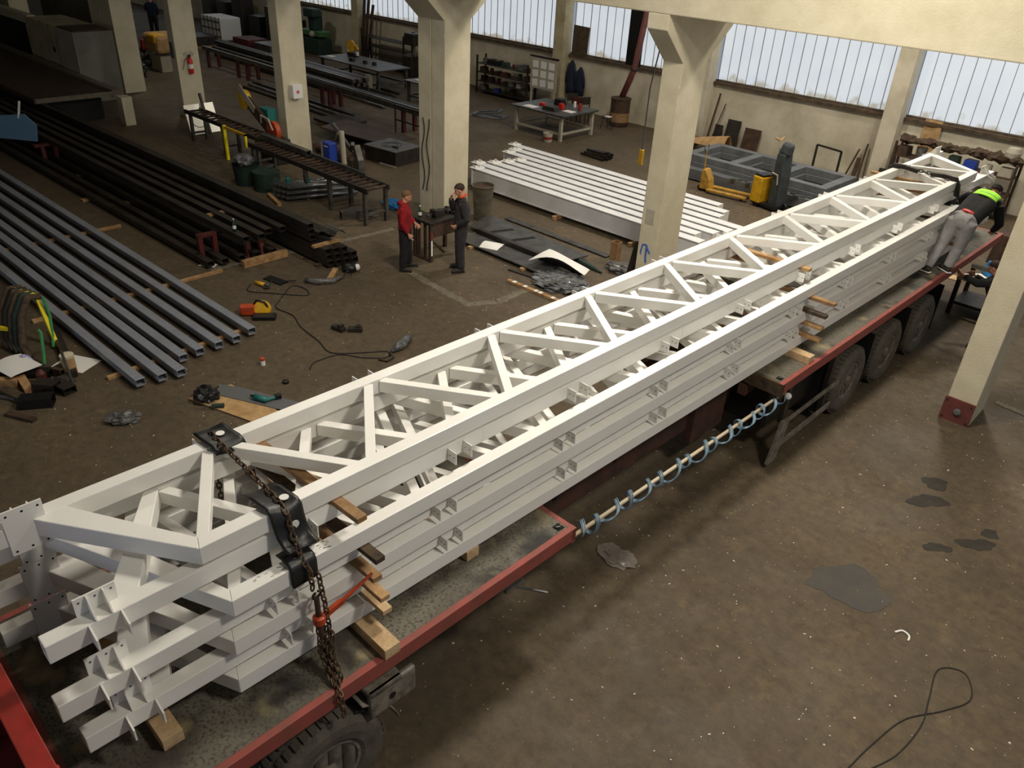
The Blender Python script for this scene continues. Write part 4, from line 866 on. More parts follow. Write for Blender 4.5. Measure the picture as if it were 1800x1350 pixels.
# work tables
def work_table(x, y, L, w_, z, lb, m='steel', lm='steel'):
    t = T('work_table', lb, 'table', (x, y, 0), 0, 'steel work tables')
    MB().bb(-L/2, L/2, -w_/2, w_/2, z-.05, z).build('table_top', m, t, bevel=.005)
    for sx in (-1, 1):
        for sy in (-1, 1): MB().bb(sx*(L/2-.18)-.05, sx*(L/2-.18)+.05, sy*(w_/2-.12)-.05, sy*(w_/2-.12)+.05, 0, z-.05).build('leg', lm, t)
    for sy in (-1, 1): MB().bb(-L/2+.2, L/2-.2, sy*(w_/2-.12)-.03, sy*(w_/2-.12)+.03, .2, .27).build('stretcher', lm, t)
    for sx in (-1, 1): MB().bb(sx*(L/2-.18)-.03, sx*(L/2-.18)+.03, -w_/2+.12, w_/2-.12, .2, .27).build('stretcher', lm, t)
    return t
work_table(-18.75, 22.05, 2.45, 1.9, .87, 'pale legged steel work table with red tools and papers on it', 'sheet', 'pale_panel')
work_table(-29.6, 21.9, 4.3, 1.7, .85, 'large dark steel work table in the back near the yellow tool', 'sheet', 'steel')
work_table(-25.0, 21.4, 1.5, .9, .8, 'small steel table with yellow tools left of the double column', 'steel', 'steel')
for i, (x, y, z, m, s, nm_, lb, ct) in enumerate((
    (-19.3, 21.4, .87, 'paper', (.5, .35, .01), 'paper_sheet', 'white paper at the left corner of the pale legged table', 'paper'), (-17.95, 21.9, .87, 'paper', (.4, .3, .01), 'paper_sheet', 'white paper at the right corner of the pale legged table', 'paper'),
    (-19.2, 21.9, .87, 'red_bright', (.22, .12, .08), 'red_tool', 'small red tool on the left half of the pale legged table', 'tool'), (-18.4, 22.0, .87, 'red_bright', (.18, .15, .18), 'red_machine', 'red machine in the middle of the pale legged table', 'tool'),
    (-17.9, 22.4, .87, 'red_paint', (.1, .1, .22), 'red_bottle', 'red bottle at the right of the pale legged table', 'bottle'), (-18.9, 22.5, .87, 'black', (.35, .3, .2), 'black_tool', 'black tool heap at the back of the pale legged table', 'tool'),
    (-18.5, 21.55, .87, 'steel_dark', (.6, .3, .12), 'steel_block', 'dark steel block on the near side of the pale legged table', 'block'), (-18.3, 22.6, .87, 'paper', (.08, .08, .2), 'white_bottle', 'white bottle on the pale legged table', 'bottle'),
    (-31.4, 21.5, .85, 'paper', (.4, .25, .01), 'paper_sheet', 'white paper at the left end of the large dark table', 'paper'), (-30.0, 21.6, .85, 'black', (.25, .15, .12), 'black_tool', 'left black part on the large dark table', 'tool'), (-29.2, 21.7, .85, 'black', (.18, .14, .12), 'black_tool', 'middle black part on the large dark table', 'tool'), (-28.7, 21.8, .85, 'black', (.16, .14, .12), 'black_tool', 'right black part on the large dark table', 'tool'),
    (-24.8, 21.6, .8, 'yellow', (.2, .15, .3), 'yellow_tool', 'yellow tool on the small table left of the double column', 'tool'), (-24.75, 21.3, .25+.02, 'yellow', (.2, .2, .2), 'yellow_tool', 'yellow tool hanging low under the small table', 'tool'), (-25.3, 21.3, .8, 'paper', (.2, .15, .03), 'paper_pad', 'white pad on the small table left of the double column', 'paper'))):
    one(MB().box((0, 0, s[2]/2), s, taper=.85 if s[2] > .1 else 1), nm_, m, lb, ct, loc=(x, y, z), bevel=.01 if s[2] > .05 else 0)
bk = T('paint_bucket', 'white bucket with red stripes under the pale legged table', 'bucket', (-17.95, 20.85, 0))
MB().lathe([(0, 0), (.14, 0), (.17, .3), (.16, .3), (.13, .03), (0, .03)], 20).build('bucket_body', 'pale_panel', bk); MB().lathe([(.152, .1), (.162, .18)], 20).build('red_stripe', 'red_paint', bk)
one(MB().lathe([(0, 0), (.2, 0), (.22, .6), (.0, .62)], 14), 'light_bin', 'pale_panel', 'pale ribbed bin under the large dark table', 'bin', loc=(-28.2, 21.2, 0))
yt = T('yellow_cut_off_saw', 'yellow cut-off saw standing on the large dark table', 'saw', (-31.0, 22.4, .85))
MB().box((0, 0, .08), (.5, .3, .14)).build('saw_base', 'black', yt, bevel=.02); MB().lathe([(0, -.05), (.25, -.04), (.26, .04), (0, .05)], 20, Matrix.Translation((-.1, 0, .4)) @ Matrix.Rotation(pi/2, 4, 'X')).build('saw_guard', 'yellow', yt)
MB().tube([(0, 0, .4), (.25, 0, .45), (.4, 0, .3)], .05).build('saw_motor', 'yellow', yt); MB().box((-.28, 0, .15), (.08, .1, .2)).build('white_side', 'paper', yt); MB().box((.3, .02, .12), (.08, .1, .15)).build('white_side', 'paper', yt)
# shelving along the window wall
def shelf(x0, x1, y, hgt, n, lb, seed, fill=True, m='steel_dark'):
    t = T('shelf_rack', lb, 'shelf', ((x0+x1)/2, y, 0), 0, 'shelf racks along the window wall'); L = x1-x0; R4 = random.Random(seed)
    for sx in (-1, 1):
        for sy in (-1, 1): MB().bb(sx*L/2-.03, sx*L/2+.03, sy*.25-.03, sy*.25+.03, 0, hgt+.1).build('post', m, t)
    for k in range(n): MB().bb(-L/2, L/2, -.27, .27, hgt*(k+.35)/n, hgt*(k+.35)/n+.03).build('shelf_board', m, t)
    if not fill: return
    cols = ['steel_dark', 'steel', 'steel_rust', 'blue', 'pale_panel', 'black', 'red_dark', 'green_dark', 'bag']
    kinds = [('cardboard_box', 'box'), ('tool_case', 'case'), ('metal_part', 'part'), ('paint_can', 'can')]
    cn = {'steel_dark': 'dark', 'steel': 'grey', 'steel_rust': 'rusty', 'blue': 'blue', 'pale_panel': 'pale', 'black': 'black', 'red_dark': 'dark red', 'green_dark': 'dark green', 'bag': 'mottled grey'}
    lev = ['bottom shelf', 'second shelf', 'third shelf', 'top shelf', 'fifth shelf']
    pos = ['far left', 'left', 'left of centre', 'centre', 'right of centre', 'right', 'far right']
    for k in range(n):
        z = hgt*(k+.35)/n+.03; x = -L/2+.2; q = 0
        while x < L/2-.2 and q < 7:
            s = (R4.uniform(.18, .34), R4.uniform(.2, .4), R4.uniform(.1, hgt/n*.6)); c_ = R4.choice(cols); kn, kc = kinds[(q+k) % 4]
            if R4.random() < .85:
                mb = MB().box((0, 0, s[2]/2), s, taper=.9) if kn != 'paint_can' else MB().lathe([(0, 0), (s[2]*.5, 0), (s[2]*.5, s[2]), (0, s[2])], 14)
                one(mb, kn, c_, '%s %s on the %s %s, %s' % (cn[c_], kc, lb.split(' with ')[0].split(' ')[0], lev[k], pos[q]), kc, 'goods on the %s' % lb.split(' with ')[0], loc=((x0+x1)/2+x, y+R4.uniform(-.05, .05), z), rot=(0, 0, R4.uniform(-.1, .1)))
            x += L/7; q += 1
shelf(-25.45, -22.55, 24.95, 1.4, 4, 'loaded tool rack with small goods right behind the double column', 5)
shelf(-33.4, -30.3, 24.95, 1.5, 4, 'dark angle rack with open shelves in the back', 9, fill=False)
shelf(-7.9, -4.7, 24.9, 1.45, 3, 'junk rack with rusty parts at the right wall', 12, m='steel_rust')
hp = T('junk_heap', 'heap of brown twisted scrap on top of the right wall rack', 'scrap', (-6.3, 24.9, 1.5))
for k in range(14): MB().ico((-1.4+.22*k, R.uniform(-.1, .1), .1), .17, 2, (1.3, 1, R.uniform(.5, 1.)), .6).build('scrap_piece', 'wood_dark' if k % 3 else 'steel_rust', hp)
one(MB().grid(6, 8, lambda u, v: (-.25+.5*u, .03*math.sin(u*5), .9*v)), 'cardboard_sheet', 'cardboard', 'brown cardboard piece leaning on the wall above the right rack', 'cardboard', loc=(-7.35, 25.62, 1.2), solid=.01)
one(MB().lathe([(0, 0), (.18, 0), (.2, .3), (.15, .42), (0, .44)], 16), 'water_canister', 'pale_panel', 'whitish canister with a blue spot at the right end of the rack top', 'canister', loc=(-4.95, 24.9, 1.5))
mc = T('drill_press', 'dark drilling machine standing by the wall left of the double column', 'machine', (-29.6, 24.6, 0))
MB().bb(-.3, .3, -.3, .3, 0, .9).build('machine_base', 'steel_dark', mc, bevel=.03); MB().tube([(0, .1, .9), (0, .1, 1.9)], .08).build('column_tube', 'steel', mc); MB().bb(-.25, .45, -.25, .3, 1.35, 1.85).build('machine_head', 'steel_dark', mc, bevel=.05); MB().tube([(.35, -.1, .9), (.35, -.1, 1.35)], .03).build('spindle', 'galv', mc)
gm = T('milling_machine', 'green milling machine by the window wall in the back', 'machine', (-37.2, 24.6, 0))
MB().bb(-.7, .9, -.4, .4, 0, .75).build('machine_bed', 'green_dark', gm, bevel=.04); MB().bb(-.9, .9, -.35, .3, .85, 1.08).build('cross_table', 'green', gm, bevel=.02); MB().bb(-.25, .25, -.2, .35, 1.08, 2.0).build('machine_column', 'green_dark', gm, bevel=.05); MB().bb(-.3, .6, -.45, .1, 1.7, 2.1).build('machine_head', 'green_dark', gm, bevel=.08)
MB().ico((.35, -.4, .95), .15, 2).build('pale_knob', 'pale_panel', gm)
# drawing board, jackets, brown board, stove with pipe
bd = T('notice_board', 'wheeled board with pale sheets behind the pale legged table', 'board', (-21.75, 24.75, 0))
MB().bb(-.68, .68, -.02, .02, .7, 1.85).build('board_panel', 'pale_panel', bd); MB().bb(-.74, .74, -.03, .03, 1.85, 1.92).build('board_frame', 'steel_dark', bd)
for i in range(3):
    for j in range(3): MB().box((-.42+.42*i, -.025, .92+.34*j), (.3, .004, .26), (0, .08*((i*j) % 3-1), 0)).build('pinned_sheet', 'paper', bd)
for x in (-.6, .6): MB().bb(x-.03, x+.03, -.03, .03, 0, .7).build('leg', 'pale_panel', bd)
for i, (x, hh) in enumerate(((-20.95, 1.25), (-20.5, 1.05))):
    t = T('work_jacket', 'dark blue work jacket hanging on the wall, %s of two' % ('left', 'right')[i], 'jacket', (x, 25.5, .6))
    MB().lathe([(.22, 0), (.24, .3), (.17, .7), (.14, hh-.15), (.05, hh)], 14, Matrix.Scale(.5, 4, (0, 1, 0))).build('jacket_body', 'blue_cloth', t, smooth=True)
    for s in (-1, 1): MB().tube([(s*.1, -.02, hh-.15), (s*.2, -.03, hh*.6), (s*.22, -.02, hh*.3)], [.06, .055, .05]).build('sleeve', 'blue_cloth', t, smooth=True)
one(MB().bb(-.38, .38, -.02, .02, 0, 1.05), 'brown_board', 'wood_dark', 'brown board standing on the sill in front of the bright panels', 'board', loc=(-20.75, 25.62, 2.03), rot=(0, .03, 0))
st = T('drum_stove', 'rusty drum stove with a long leaning flue pipe', 'stove', (-18.0, 24.9, 0))
MB().lathe([(.34, 0), (.36, .1), (.36, .95), (.38, .96), (.38, 1.0), (0, 1.02)], 26).build('drum_body', 'steel_rust', st); MB().lathe([(.365, .18), (.365, .5)], 26).build('orange_band', 'wood_orange', st)
MB().tube([(-.05, .1, 1.0), (.25, .25, 2.0), (.62, .45, 5.8)], .11, 14).build('flue_pipe', 'redbrown', st, smooth=True); MB().lathe([(.13, -.04), (.14, 0), (.13, .04)], 14, Matrix.Translation((.25, .25, 2.0))).build('pipe_collar', 'steel_dark', st)
one(MB().bb(-.33, .33, -.02, .02, 0, 4.1), 'dark_cover', 'black', 'tall dark panel covering a strip of the bright bay beside the flue pipe', 'panel', loc=(-18.2, 25.66, 2.0))
stl = T('metal_stool', 'small metal stool holding white paper in front of the stove', 'stool', (-17.95, 24.1, 0))
MB().lathe([(.2, .40), (.21, .42), (.2, .44), (0, .44)], 18).build('stool_seat', 'steel_dark', stl)
for a in (0, 2.1, 4.2): MB().tube([(.15*math.cos(a), .15*math.sin(a), .4), (.24*math.cos(a), .24*math.sin(a), 0)], .015).build('leg', 'steel_dark', stl)
MB().box((.05, 0, .445), (.25, .2, .01)).build('paper_pad', 'paper', stl)
for i, (x, y, rz) in enumerate(((-19.2, 23.7, .3), (-18.9, 24.1, 1.2), (-19.7, 24.2, .8))):
    t = T('workshop_chair', ('red seat chair behind the pale legged table', 'dark stool chair beside the red seat chair', 'dark chair left of the red seat chair')[i], 'chair', (x, y, 0), rz)
    MB().bb(-.2, .2, -.2, .2, .43, .47).build('seat', 'red_dark' if i == 0 else 'steel_dark', t); MB().bb(-.2, .2, .18, .21, .65, .92).build('backrest', 'red_dark' if i == 0 else 'steel_dark', t)
    for sx in (-1, 1):
        for sy in (-1, 1): MB().bb(sx*.18-.015, sx*.18+.015, sy*.18-.015, sy*.18+.015, 0, .9 if sy > 0 else .43).build('leg', 'steel_dark', t)
pp = MB()
for k in range(16):
    a = R.uniform(-.3, .3); pp.hollow((-.55+.3*R.random(), -.3+.045*k, .04+.07*(k % 3)), (.4+.15*R.random(), -.3+.045*k+a*.2, .04+.07*(k % 3)), .08, .06, .008)
for k in range(12):
    one(MB().hollow((-.5+.02*k, 0, .04), (.5-.01*k, 0, .04), .09, .075, .008), 'short_profile', 'steel_dark', 'short dark profile in the floor heap before the pale legged table, %s' % (['bottom row', 'middle row', 'top row'][k//5]+' '+['first', 'second', 'third', 'fourth', 'fifth'][k % 5]), 'profile', 'short profiles in the small heap', loc=(-15.7+.06*(k % 2), 20.5+.11*(k % 5)+.05*(k//5), .078*(k//5)), rot=(0, 0, .1*((k*7) % 3-1)))
fr = T('angle_frame_scrap', 'grey welded frame lying on the floor beside the loaded tool rack', 'frame', (-21.9, 21.9, 0), .4)
MB().bb(-.7, .7, -.4, .4, 0, .02).build('base_sheet', 'steel', fr)
for a, b in (((-.5, -.3, .05), (.5, -.2, .22)), ((.5, -.2, .22), (.45, .3, .2)), ((.45, .3, .2), (-.5, .25, .05)), ((-.5, .25, .05), (-.5, -.3, .05))): MB().bar(a, b, .08, .06).build('frame_bar', 'galv', fr)
# things along the right part of the wall
for i, (x, w_, h_, m, lb) in enumerate(((-13.6, .5, .95, 'steel_dark', 'dark board leaning on the wall behind the grey frames, left'), (-12.85, .6, .8, 'steel_rust', 'framed brown board leaning on the wall behind the grey frames'), (-14.15, .3, .7, 'steel_dark', 'small dark plank leaning left of the leaning boards'), (-8.05, .55, .6, 'steel_dark', 'dark square plate leaning at the wall pillar foot'), (-9.15, .12, .65, 'steel_rust', 'narrow rusty plank leaning at the wall left of the pillar'))):
    one(MB().box((0, 0, h_/2), (w_, .04, h_), (-.22, 0, 0)), 'leaning_board', m, lb, 'board', loc=(x, 25.45 if i != 3 else 25.05, .0))
for i, (x, h_, t_) in enumerate(((-14.5, 1.7, .15), (-14.35, 1.4, .3), (-9.0, 1.1, .0), (-9.4, .9, .3), (-16.4, 1.0, .05), (-7.95, 1.3, -.1))):
    one(MB().bar((0, 0, 0), (t_*h_*.7, .18, h_), .05, .03), 'leaning_rod', 'steel_rust', 'thin rusty rod leaning against the window wall, %s' % ('tallest one by the column', 'beside the tallest', 'upright left of the pillar', 'slanted one left of the pillar', 'right of the drum stove', 'right of the pillar')[i], 'rod', 'rods leaning on the wall', loc=(x, 25.35 if i != 5 else 25.1, 0))
one(MB().grid(10, 6, lambda u, v: (-.9+1.8*u, -.3+.6*v, .12+.5*u*math.sin(pi*v)*.8)), 'canvas_sheet', 'cardboard', 'beige canvas heap behind the left end of the grey frames', 'canvas', loc=(-13.9, 24.2, .2), solid=.02)
one(MB().lathe([(0, 0), (.25, 0), (.25, .5), (0, .5)], 16), 'blue_barrel', 'blue', 'blue barrel half hidden behind the scribbled column', 'barrel', loc=(-14.8, 24.6, .3))
one(MB().bb(-.3, .3, -.3, .3, 0, .3), 'crate', 'steel_dark', 'dark crate under the blue barrel', 'crate', loc=(-14.8, 24.6, 0))
one(MB().bb(-.16, .16, -.12, .12, 0, 1.3), 'dark_cabinet', 'steel_rust', 'narrow dark cabinet at the wall left of the scribbled column', 'cabinet', loc=(-16.05, 25.3, 0))
# stack of grey window-like frames
fz = None
def gframe(z, lb, dx=0., dy=0.):
    global fz
    if fz is None:
        fz = T('door_frame', lb, 'frame', (-10.55, 22.3, z), -.02, 'grey steel frames stacked by the wall')
        for y in (-.85, .85): MB().bb(-2.3, 2.3, y-.13, y+.13, 0, .18).build('frame_rail', 'frame_grey', fz, bevel=.006)
        for x in (-2.17, -.72, .72, 2.17): MB().bb(x-.13, x+.13, -.72, .72, .0, .18).build('frame_post', 'frame_grey', fz, bevel=.006)
    else: dup(fz, (-10.55+dx, 22.3+dy, z), -.02, lb)
gframe(.1, 'grey steel frame lying lowest in the stack by the wall'); gframe(.285, 'grey steel frame in the middle of the stack by the wall', .05, -.03); gframe(.47, 'grey steel frame on top of the stack by the wall', -.02, .03)
for i in range(3): one(MB().bb(-.08, .08, -1.1, 1.1, 0, .098), 'floor_timber', 'wood', 'timber under the grey frame stack, %s' % ('left', 'middle', 'right')[i], 'timber', 'timbers under the frames', loc=(-12.4+1.85*i, 22.3, 0))
for i, (x, L) in enumerate(((-11.3, 2.6), (-9.2, 1.9))): one(MB().hollow((-L/2, 0, .17), (L/2, 0, .17), .3, .3, .01), 'grey_beam', 'frame_grey', 'grey box beam lying in front of the frame stack, %s' % ('left', 'right')[i], 'beam', 'grey box beams before the frames', loc=(x, 21.15, .02), bevel=.005)
for i in range(9): one(MB().bb(-.07, .07, -.05, .05, 0, .04), 'bracket_piece', 'galv', 'small bright bracket on the grey box beams, %s from the left' % ('first', 'second', 'third', 'fourth', 'fifth', 'sixth', 'seventh', 'eighth', 'ninth')[i], 'bracket', 'small brackets on the grey beams', loc=(-10.9+.16*i+(1.0 if i > 4 else 0), 21.0+.08*(i % 3), .342))
# hand pallet truck and stacker
pj = T('pallet_jack', 'yellow hand pallet truck with its handle upright', 'pallet truck', (-11.45, 20.45, 0), .12)
for y in (-.2, .2): MB().bb(.15, 1.35, y-.08, y+.08, .07, .13).build('fork', 'yellow_old', pj, bevel=.01); 
MB().prism([(-.12, .08), (.2, .08), (.15, .35), (.0, .62), (-.1, .62)], 'y', -.17, .17).build('pump_housing', 'yellow_old', pj, bevel=.01)
MB().tube([(-.1, 0, .5), (-.14, 0, 1.1)], .022).build('tow_bar', 'yellow_old', pj); MB().tube([(-.14, -.02, 1.08), (-.15, -.14, 1.2), (-.15, -.14, 1.27), (-.15, .14, 1.27), (-.15, .14, 1.2), (-.14, .02, 1.08)], .018).build('handle_loop', 'grey_plastic', pj)
for y in (-.09, .09): MB().lathe([(.09, -.03), (.09, .03)], 16, Matrix.Translation((-.1, y, .09)) @ Matrix.Rotation(pi/2, 4, 'X')).build('wheel', 'black', pj)
for y in (-.2, .2): MB().lathe([(.035, -.04), (.035, .04)], 12, Matrix.Translation((1.2, y, .04)) @ Matrix.Rotation(pi/2, 4, 'X')).build('fork_roller', 'steel_dark', pj)
sk = T('electric_stacker', 'yellow box on wheels with a dark grey mast before the grey frames', 'stacker', (-9.55, 20.65, 0), -.25)
MB().bb(-.32, .02, -.42, .10, .12, .82).build('battery_cover', 'yellow', sk, bevel=.03)
MB().bb(-.3, .0, -.38, .08, .82, .88).build('top_plate', 'black', sk, bevel=.02)
MB().prism([(.12, .05), (.46, .05), (.42, .9), (.34, 1.5), (.10, 1.5), (.10, .9)], 'y', -.16, .2).build('mast', 'lever', sk, bevel=.03)
MB().box((.26, .02, 1.62), (.36, .3, .34), (0, .2, .4), taper=.8).build('mast_head', 'lever', sk, bevel=.08)
MB().tube([(.05, 0, .85), (.02, 0, 1.5), (-.02, 0, 1.78)], .025).build('tiller', 'pale_panel', sk); MB().tube([(-.1, -.12, 1.85), (-.02, 0, 1.78), (-.02, .14, 1.86)], .025).build('tiller_handle', 'cardboard', sk)
MB().lathe([(.09, -.05), (.09, .05)], 16, Matrix.Translation((-.12, -.32, .09)) @ Matrix.Rotation(pi/2, 4, 'X')).build('wheel', 'black', sk); MB().lathe([(.09, -.05), (.09, .05)], 16, Matrix.Translation((.5, .1, .09)) @ Matrix.Rotation(pi/2, 4, 'X')).build('wheel', 'black', sk)
MB().bb(-.3, .5, -.35, .12, .06, .14).build('chassis', 'black', sk)
MB().bb(-.60, -.46, -.25, -.05, .62, .68).build('paper_box', 'paper', sk) if False else None
MB().tube([(.0, -.1, .86), (.12, -.2, .98), (.3, -.2, .95), (.35, -.2, .7)], .02).build('cable_loop', 'pale_panel', sk)
hf = T('hand_frame', 'dark bent steel frame standing by the wall behind the stacker', 'frame', (-9.9, 24.9, 0))
for a, b in (((-.4, 0, 0), (-.4, 0, .9)), ((.4, 0, 0), (.4, 0, .85)), ((-.4, 0, .9), (.4, 0, .85))): MB().bar(a, b, .06, .05).build('frame_bar', 'steel_dark', hf)
h2 = T('hand_frame', 'small rusty frame standing on the floor right of the bent one', 'frame', (-8.95+.0, 24.0, 0))
for a, b in (((-.3, 0, 0), (-.25, 0, .4)), ((.35, 0, 0), (.3, 0, .4)), ((-.25, 0, .4), (.3, 0, .4)), ((-.28, 0, .3), (.3, 0, .3))): MB().bar(a, b, .03, .03).build('frame_bar', 'steel_rust', h2)
# crane pendant hanging by the scribbled column
cp = T('crane_pendant', 'yellow crane control pendant hanging left of the scribbled column', 'control', (-9.78, 14.5, 2.1))
MB().tube([(0, 0, .3), (.0, .0, 1.6), (.35, -.02, 3.9), (.4, -.3, 7.7)], .015).build('pendant_cable', 'grey_plastic', cp); MB().bb(-.045, .045, -.04, .04, 0, .33).build('control_box', 'yellow', cp, bevel=.015)
# items on the columns
ex = T('fire_extinguisher', 'red fire extinguisher hanging on the cream column in the back left', 'fire extinguisher', (-27.62, 13.22, 1.42))
MB().lathe([(0, 0), (.08, 0), (.085, .02), (.085, .42), (.05, .5), (.02, .52), (0, .52)], 20).build('cylinder', 'red_bright', ex, smooth=True); MB().lathe([(.087, .16), (.087, .3)], 20).build('label_band', 'paper', ex)
MB().box((0, 0, .56), (.06, .08, .07)).build('valve', 'black', ex); MB().tube([(0, -.04, .55), (.02, -.2, .42), (.02, -.28, .15)], .012).build('hose', 'black', ex)
MB().box((-.065, -.1, .62), (.01, .16, .12), (.5, 0, 0)).build('sign_plate', 'pale_panel', ex); MB().box((-.065, .12, .62), (.01, .16, .12), (-.5, 0, 0)).build('sign_plate', 'pale_panel', ex)
fa = T('first_aid_box', 'white first aid box with a red cross on the cream column', 'first aid box', (-21.08, 13.16, 1.72))
MB().bb(-.09, .09, -.16, .16, 0, .38).build('box_body', 'paper', fa, bevel=.01)
MB().bb(.09, .094, -.06, .06, .17, .20).bb(.09, .0945, -.015, .015, .125, .245).build('red_cross', 'red_bright', fa)
one(MB().bb(-.004, .004, -.12, .12, 0, .5), 'notice_plate', 'grey_plastic', 'small grey notice on the extinguisher column', 'notice', loc=(-27.95, 12.79, 1.9), rot=(0, 0, pi/2))
rf = T('reflective_panel', 'shiny silver panel with an embossed circle leaning on the extinguisher column', 'panel', (-25.35, 12.25, .0), .0)
MB().box((0, 0, .46), (.03, 1.0, .92), (0, -.32, 0)).build('panel_sheet', 'silver_lit', rf)
MB().box((.05, .1, .62), (.07, .07, 1.25), (0, -.32, 0)).build('dark_strip', 'steel_dark', rf)
Mx_ = Matrix.Translation((.022, -.12, .47)) @ Euler((0, -.32, 0)).to_matrix().to_4x4()
rr_ = MB(); 
for r_ in (.26,): rr_.tube([tuple(Mx_ @ Vector((0, r_*math.cos(a), r_*math.sin(a)))) for a in [2*pi*k/28 for k in range(29)]], .012, 5, cap=False)
rr_.build('embossed_ring', 'steel', rf)
# ---------------------------------------------------------------- platform and cabinets at far left
pf = T('raised_platform', 'large raised steel platform with a rusty brown top at far left', 'platform', (-28.3, 8.35, 0))
MB().bb(-12, 0, 0, 2.35, .86, .94).build('platform_top', 'brown_plate', pf); MB().bb(-12, .06, 2.35, 2.62, .8, 1.02).build('rear_kerb', 'concrete_kerb', pf); MB().bb(-12, .06, -.06, 0, .84, .98).build('platform_edge', 'steel_rust', pf); MB().bb(0, .06, 0, 2.35, .84, .98).build('platform_edge', 'concrete_kerb', pf)
for x in (-11, -6, -.9): MB().bb(x, x+.3, .2, 2.2, 0, .86).build('support', 'black', pf)
one(MB().bb(-.2, .2, -.17, .17, 0, .9), 'concrete_stub', 'cream', 'short cream concrete stub under the right corner of the raised platform', 'stub', loc=(-27.75, 10.85, 0), bevel=.01)
cb = T('pale_cabinet', 'large pale cabinet with a dusty top standing behind the platform', 'cabinet', (-32.3, 11.02, 0))
MB().bb(-.78, .78, 0, 1.35, .0, 2.36).build('cabinet_body', 'grey_panel', cb, bevel=.02); MB().bb(-.78, .78, -.02, -.001, .9, 2.36).build('side_panel', 'pale_panel', cb); MB().bb(-.76, .76, .02, 1.33, 2.36, 2.40).build('dusty_top', 'wood_dark', cb)
c2 = T('pale_cabinet', 'brownish pale machine housing left of the large pale cabinet', 'cabinet', (-34.9, 11.1, 0))
MB().bb(-1.6, 1.6, 0, 1.4, 0, 2.35).build('cabinet_body', 'cream_dirty', c2, bevel=.02); MB().lathe([(.1, 0), (.1, .01)], 16, Matrix.Translation((1.0, -.01, 1.5)) @ Matrix.Rotation(pi/2, 4, 'X')).build('round_hole', 'void', c2)
one(MB().bb(-5, 0, -.15, .15, 0, .3), 'concrete_ledge', 'cream', 'pale ledge beam running left from the brownish housing, upper one', 'beam', loc=(-36.3, 11.3, 2.1)); one(MB().bb(-5, 0, -.15, .15, 0, 2.1), 'dark_infill', 'black', 'dark panel below the upper pale ledge', 'panel', loc=(-36.3, 11.3, 0))
one(MB().bb(-2.2, 2.2, -.1, .1, 0, 4.5), 'white_partition', 'ibc', 'pale grey partition wall in the far left background', 'partition', loc=(-52, 17, 0))
one(MB().bb(-.05, .05, -1.6, 1.6, 0, 4.2), 'bright_gate', 'pane', 'bright daylight panel gate far behind the standing person', 'gate', loc=(-58, 21.5, 0))
one(MB().bb(-3, 3, -.1, .1, 0, 3.4), 'grey_door_panel', 'grey_panel', 'blue grey door panel between the far left columns', 'panel', loc=(-43.0, 15.0, 0))
ym = T('yellow_machine', 'yellow topped machine on a pale base left of the extinguisher column', 'machine', (-36.4, 15.9, 0))
MB().bb(-.5, .7, -.1, .9, 0, .65).build('machine_base', 'pale_panel', ym, bevel=.02); MB().bb(-.6, .8, -.2, 1.0, .75, 1.5).build('machine_housing', 'cardboard', ym, bevel=.15); MB().bb(.0, .7, -.25, .3, 1.15, 1.52).build('yellow_cover', 'yellow', ym, bevel=.08); MB().bb(-.62, -.4, -.3, .2, .8, 1.2).build('red_part', 'red_paint', ym, bevel=.03)
MB().bb(-.55, -.47, -.15, -.05, 0, .8).build('leg', 'pale_panel', ym)
for i in range(5): one(MB().ico((0, 0, .3), .42, 3, (1.2, 1, .8), .4), 'dark_scrap', 'black', 'dark scrap heap left of the extinguisher column, %s' % ('nearest', 'second', 'third', 'fourth', 'farthest')[i], 'scrap', 'dark scrap heaps left of the extinguisher column', loc=(-35.5-1.6*i, 14.6+1.0*i, 0))
ic = T('ibc_container', 'white caged liquid container far in the back left', 'container', (-42.6, 22.4, 0))
MB().bb(-1.0, 1.0, -.6, .6, .15, 1.25).build('tank', 'ibc', ic, bevel=.06)
for k in range(6): MB().bb(-1.0+.4*k-.015, -1.0+.4*k+.015, -.625, -.6, .1, 1.28).build('cage_bar', 'steel', ic)
for z in (.35, .7, 1.05): MB().bb(-1.02, 1.02, -.64, -.61, z, z+.03).build('cage_rail', 'steel', ic)
MB().bb(-1.05, 1.05, -.62, .62, 0, .13).build('pallet_base', 'wood_dark', ic)
for i, (x, y, m, lb) in enumerate(((-39.6, 22.3, 'red_dark', 'red sided pallet load right of the white container'), (-41.6, 20.6, 'steel_dark', 'dark load in front of the white container'), (-37.6, 22.3, 'steel', 'grey slatted crate right of the red pallet load'))):
    t = T('pallet_load', lb, 'pallet', (x, y, 0)); MB().bb(-.8, .8, -.6, .6, 0, .12).build('pallet', 'wood', t); MB().bb(-.75, .75, -.55, .55, .12, .55).build('load', m, t, bevel=.02)
for i in range(6): one(MB().bb(-.5, .5, -.4, .4, 0, (2.2, 1.6, 2.0, 1.2, 1.8, 1.4)[i]), 'dark_machine', 'black' if i % 2 else 'steel_dark', 'dark machine body along the back wall, %s from the left' % ('first', 'second', 'third', 'fourth', 'fifth', 'sixth')[i], 'machine', 'dark machines by the back wall', loc=(-47.5+1.7*i, 24.6, 0), bevel=.05)
for i in range(3): one(MB().tube([(0, 0, 0), (.25+.1*i, .15, 3.2-.3*i)], .07), 'leaning_pipe', 'steel_rust', 'rusty pipe leaning at the wall pillar in the back, %s' % ('left', 'middle', 'right')[i], 'pipe', 'pipes leaning at the back pillar', loc=(-34.0+.2*i, 25.1, 0))
one(MB().bb(-3.4, 0, -.02, .02, 0, .3), 'grey_shield', 'primer', 'blue grey curved shield at the far left edge', 'shield', loc=(-24.4, 7.0, 1.0)) if False else None
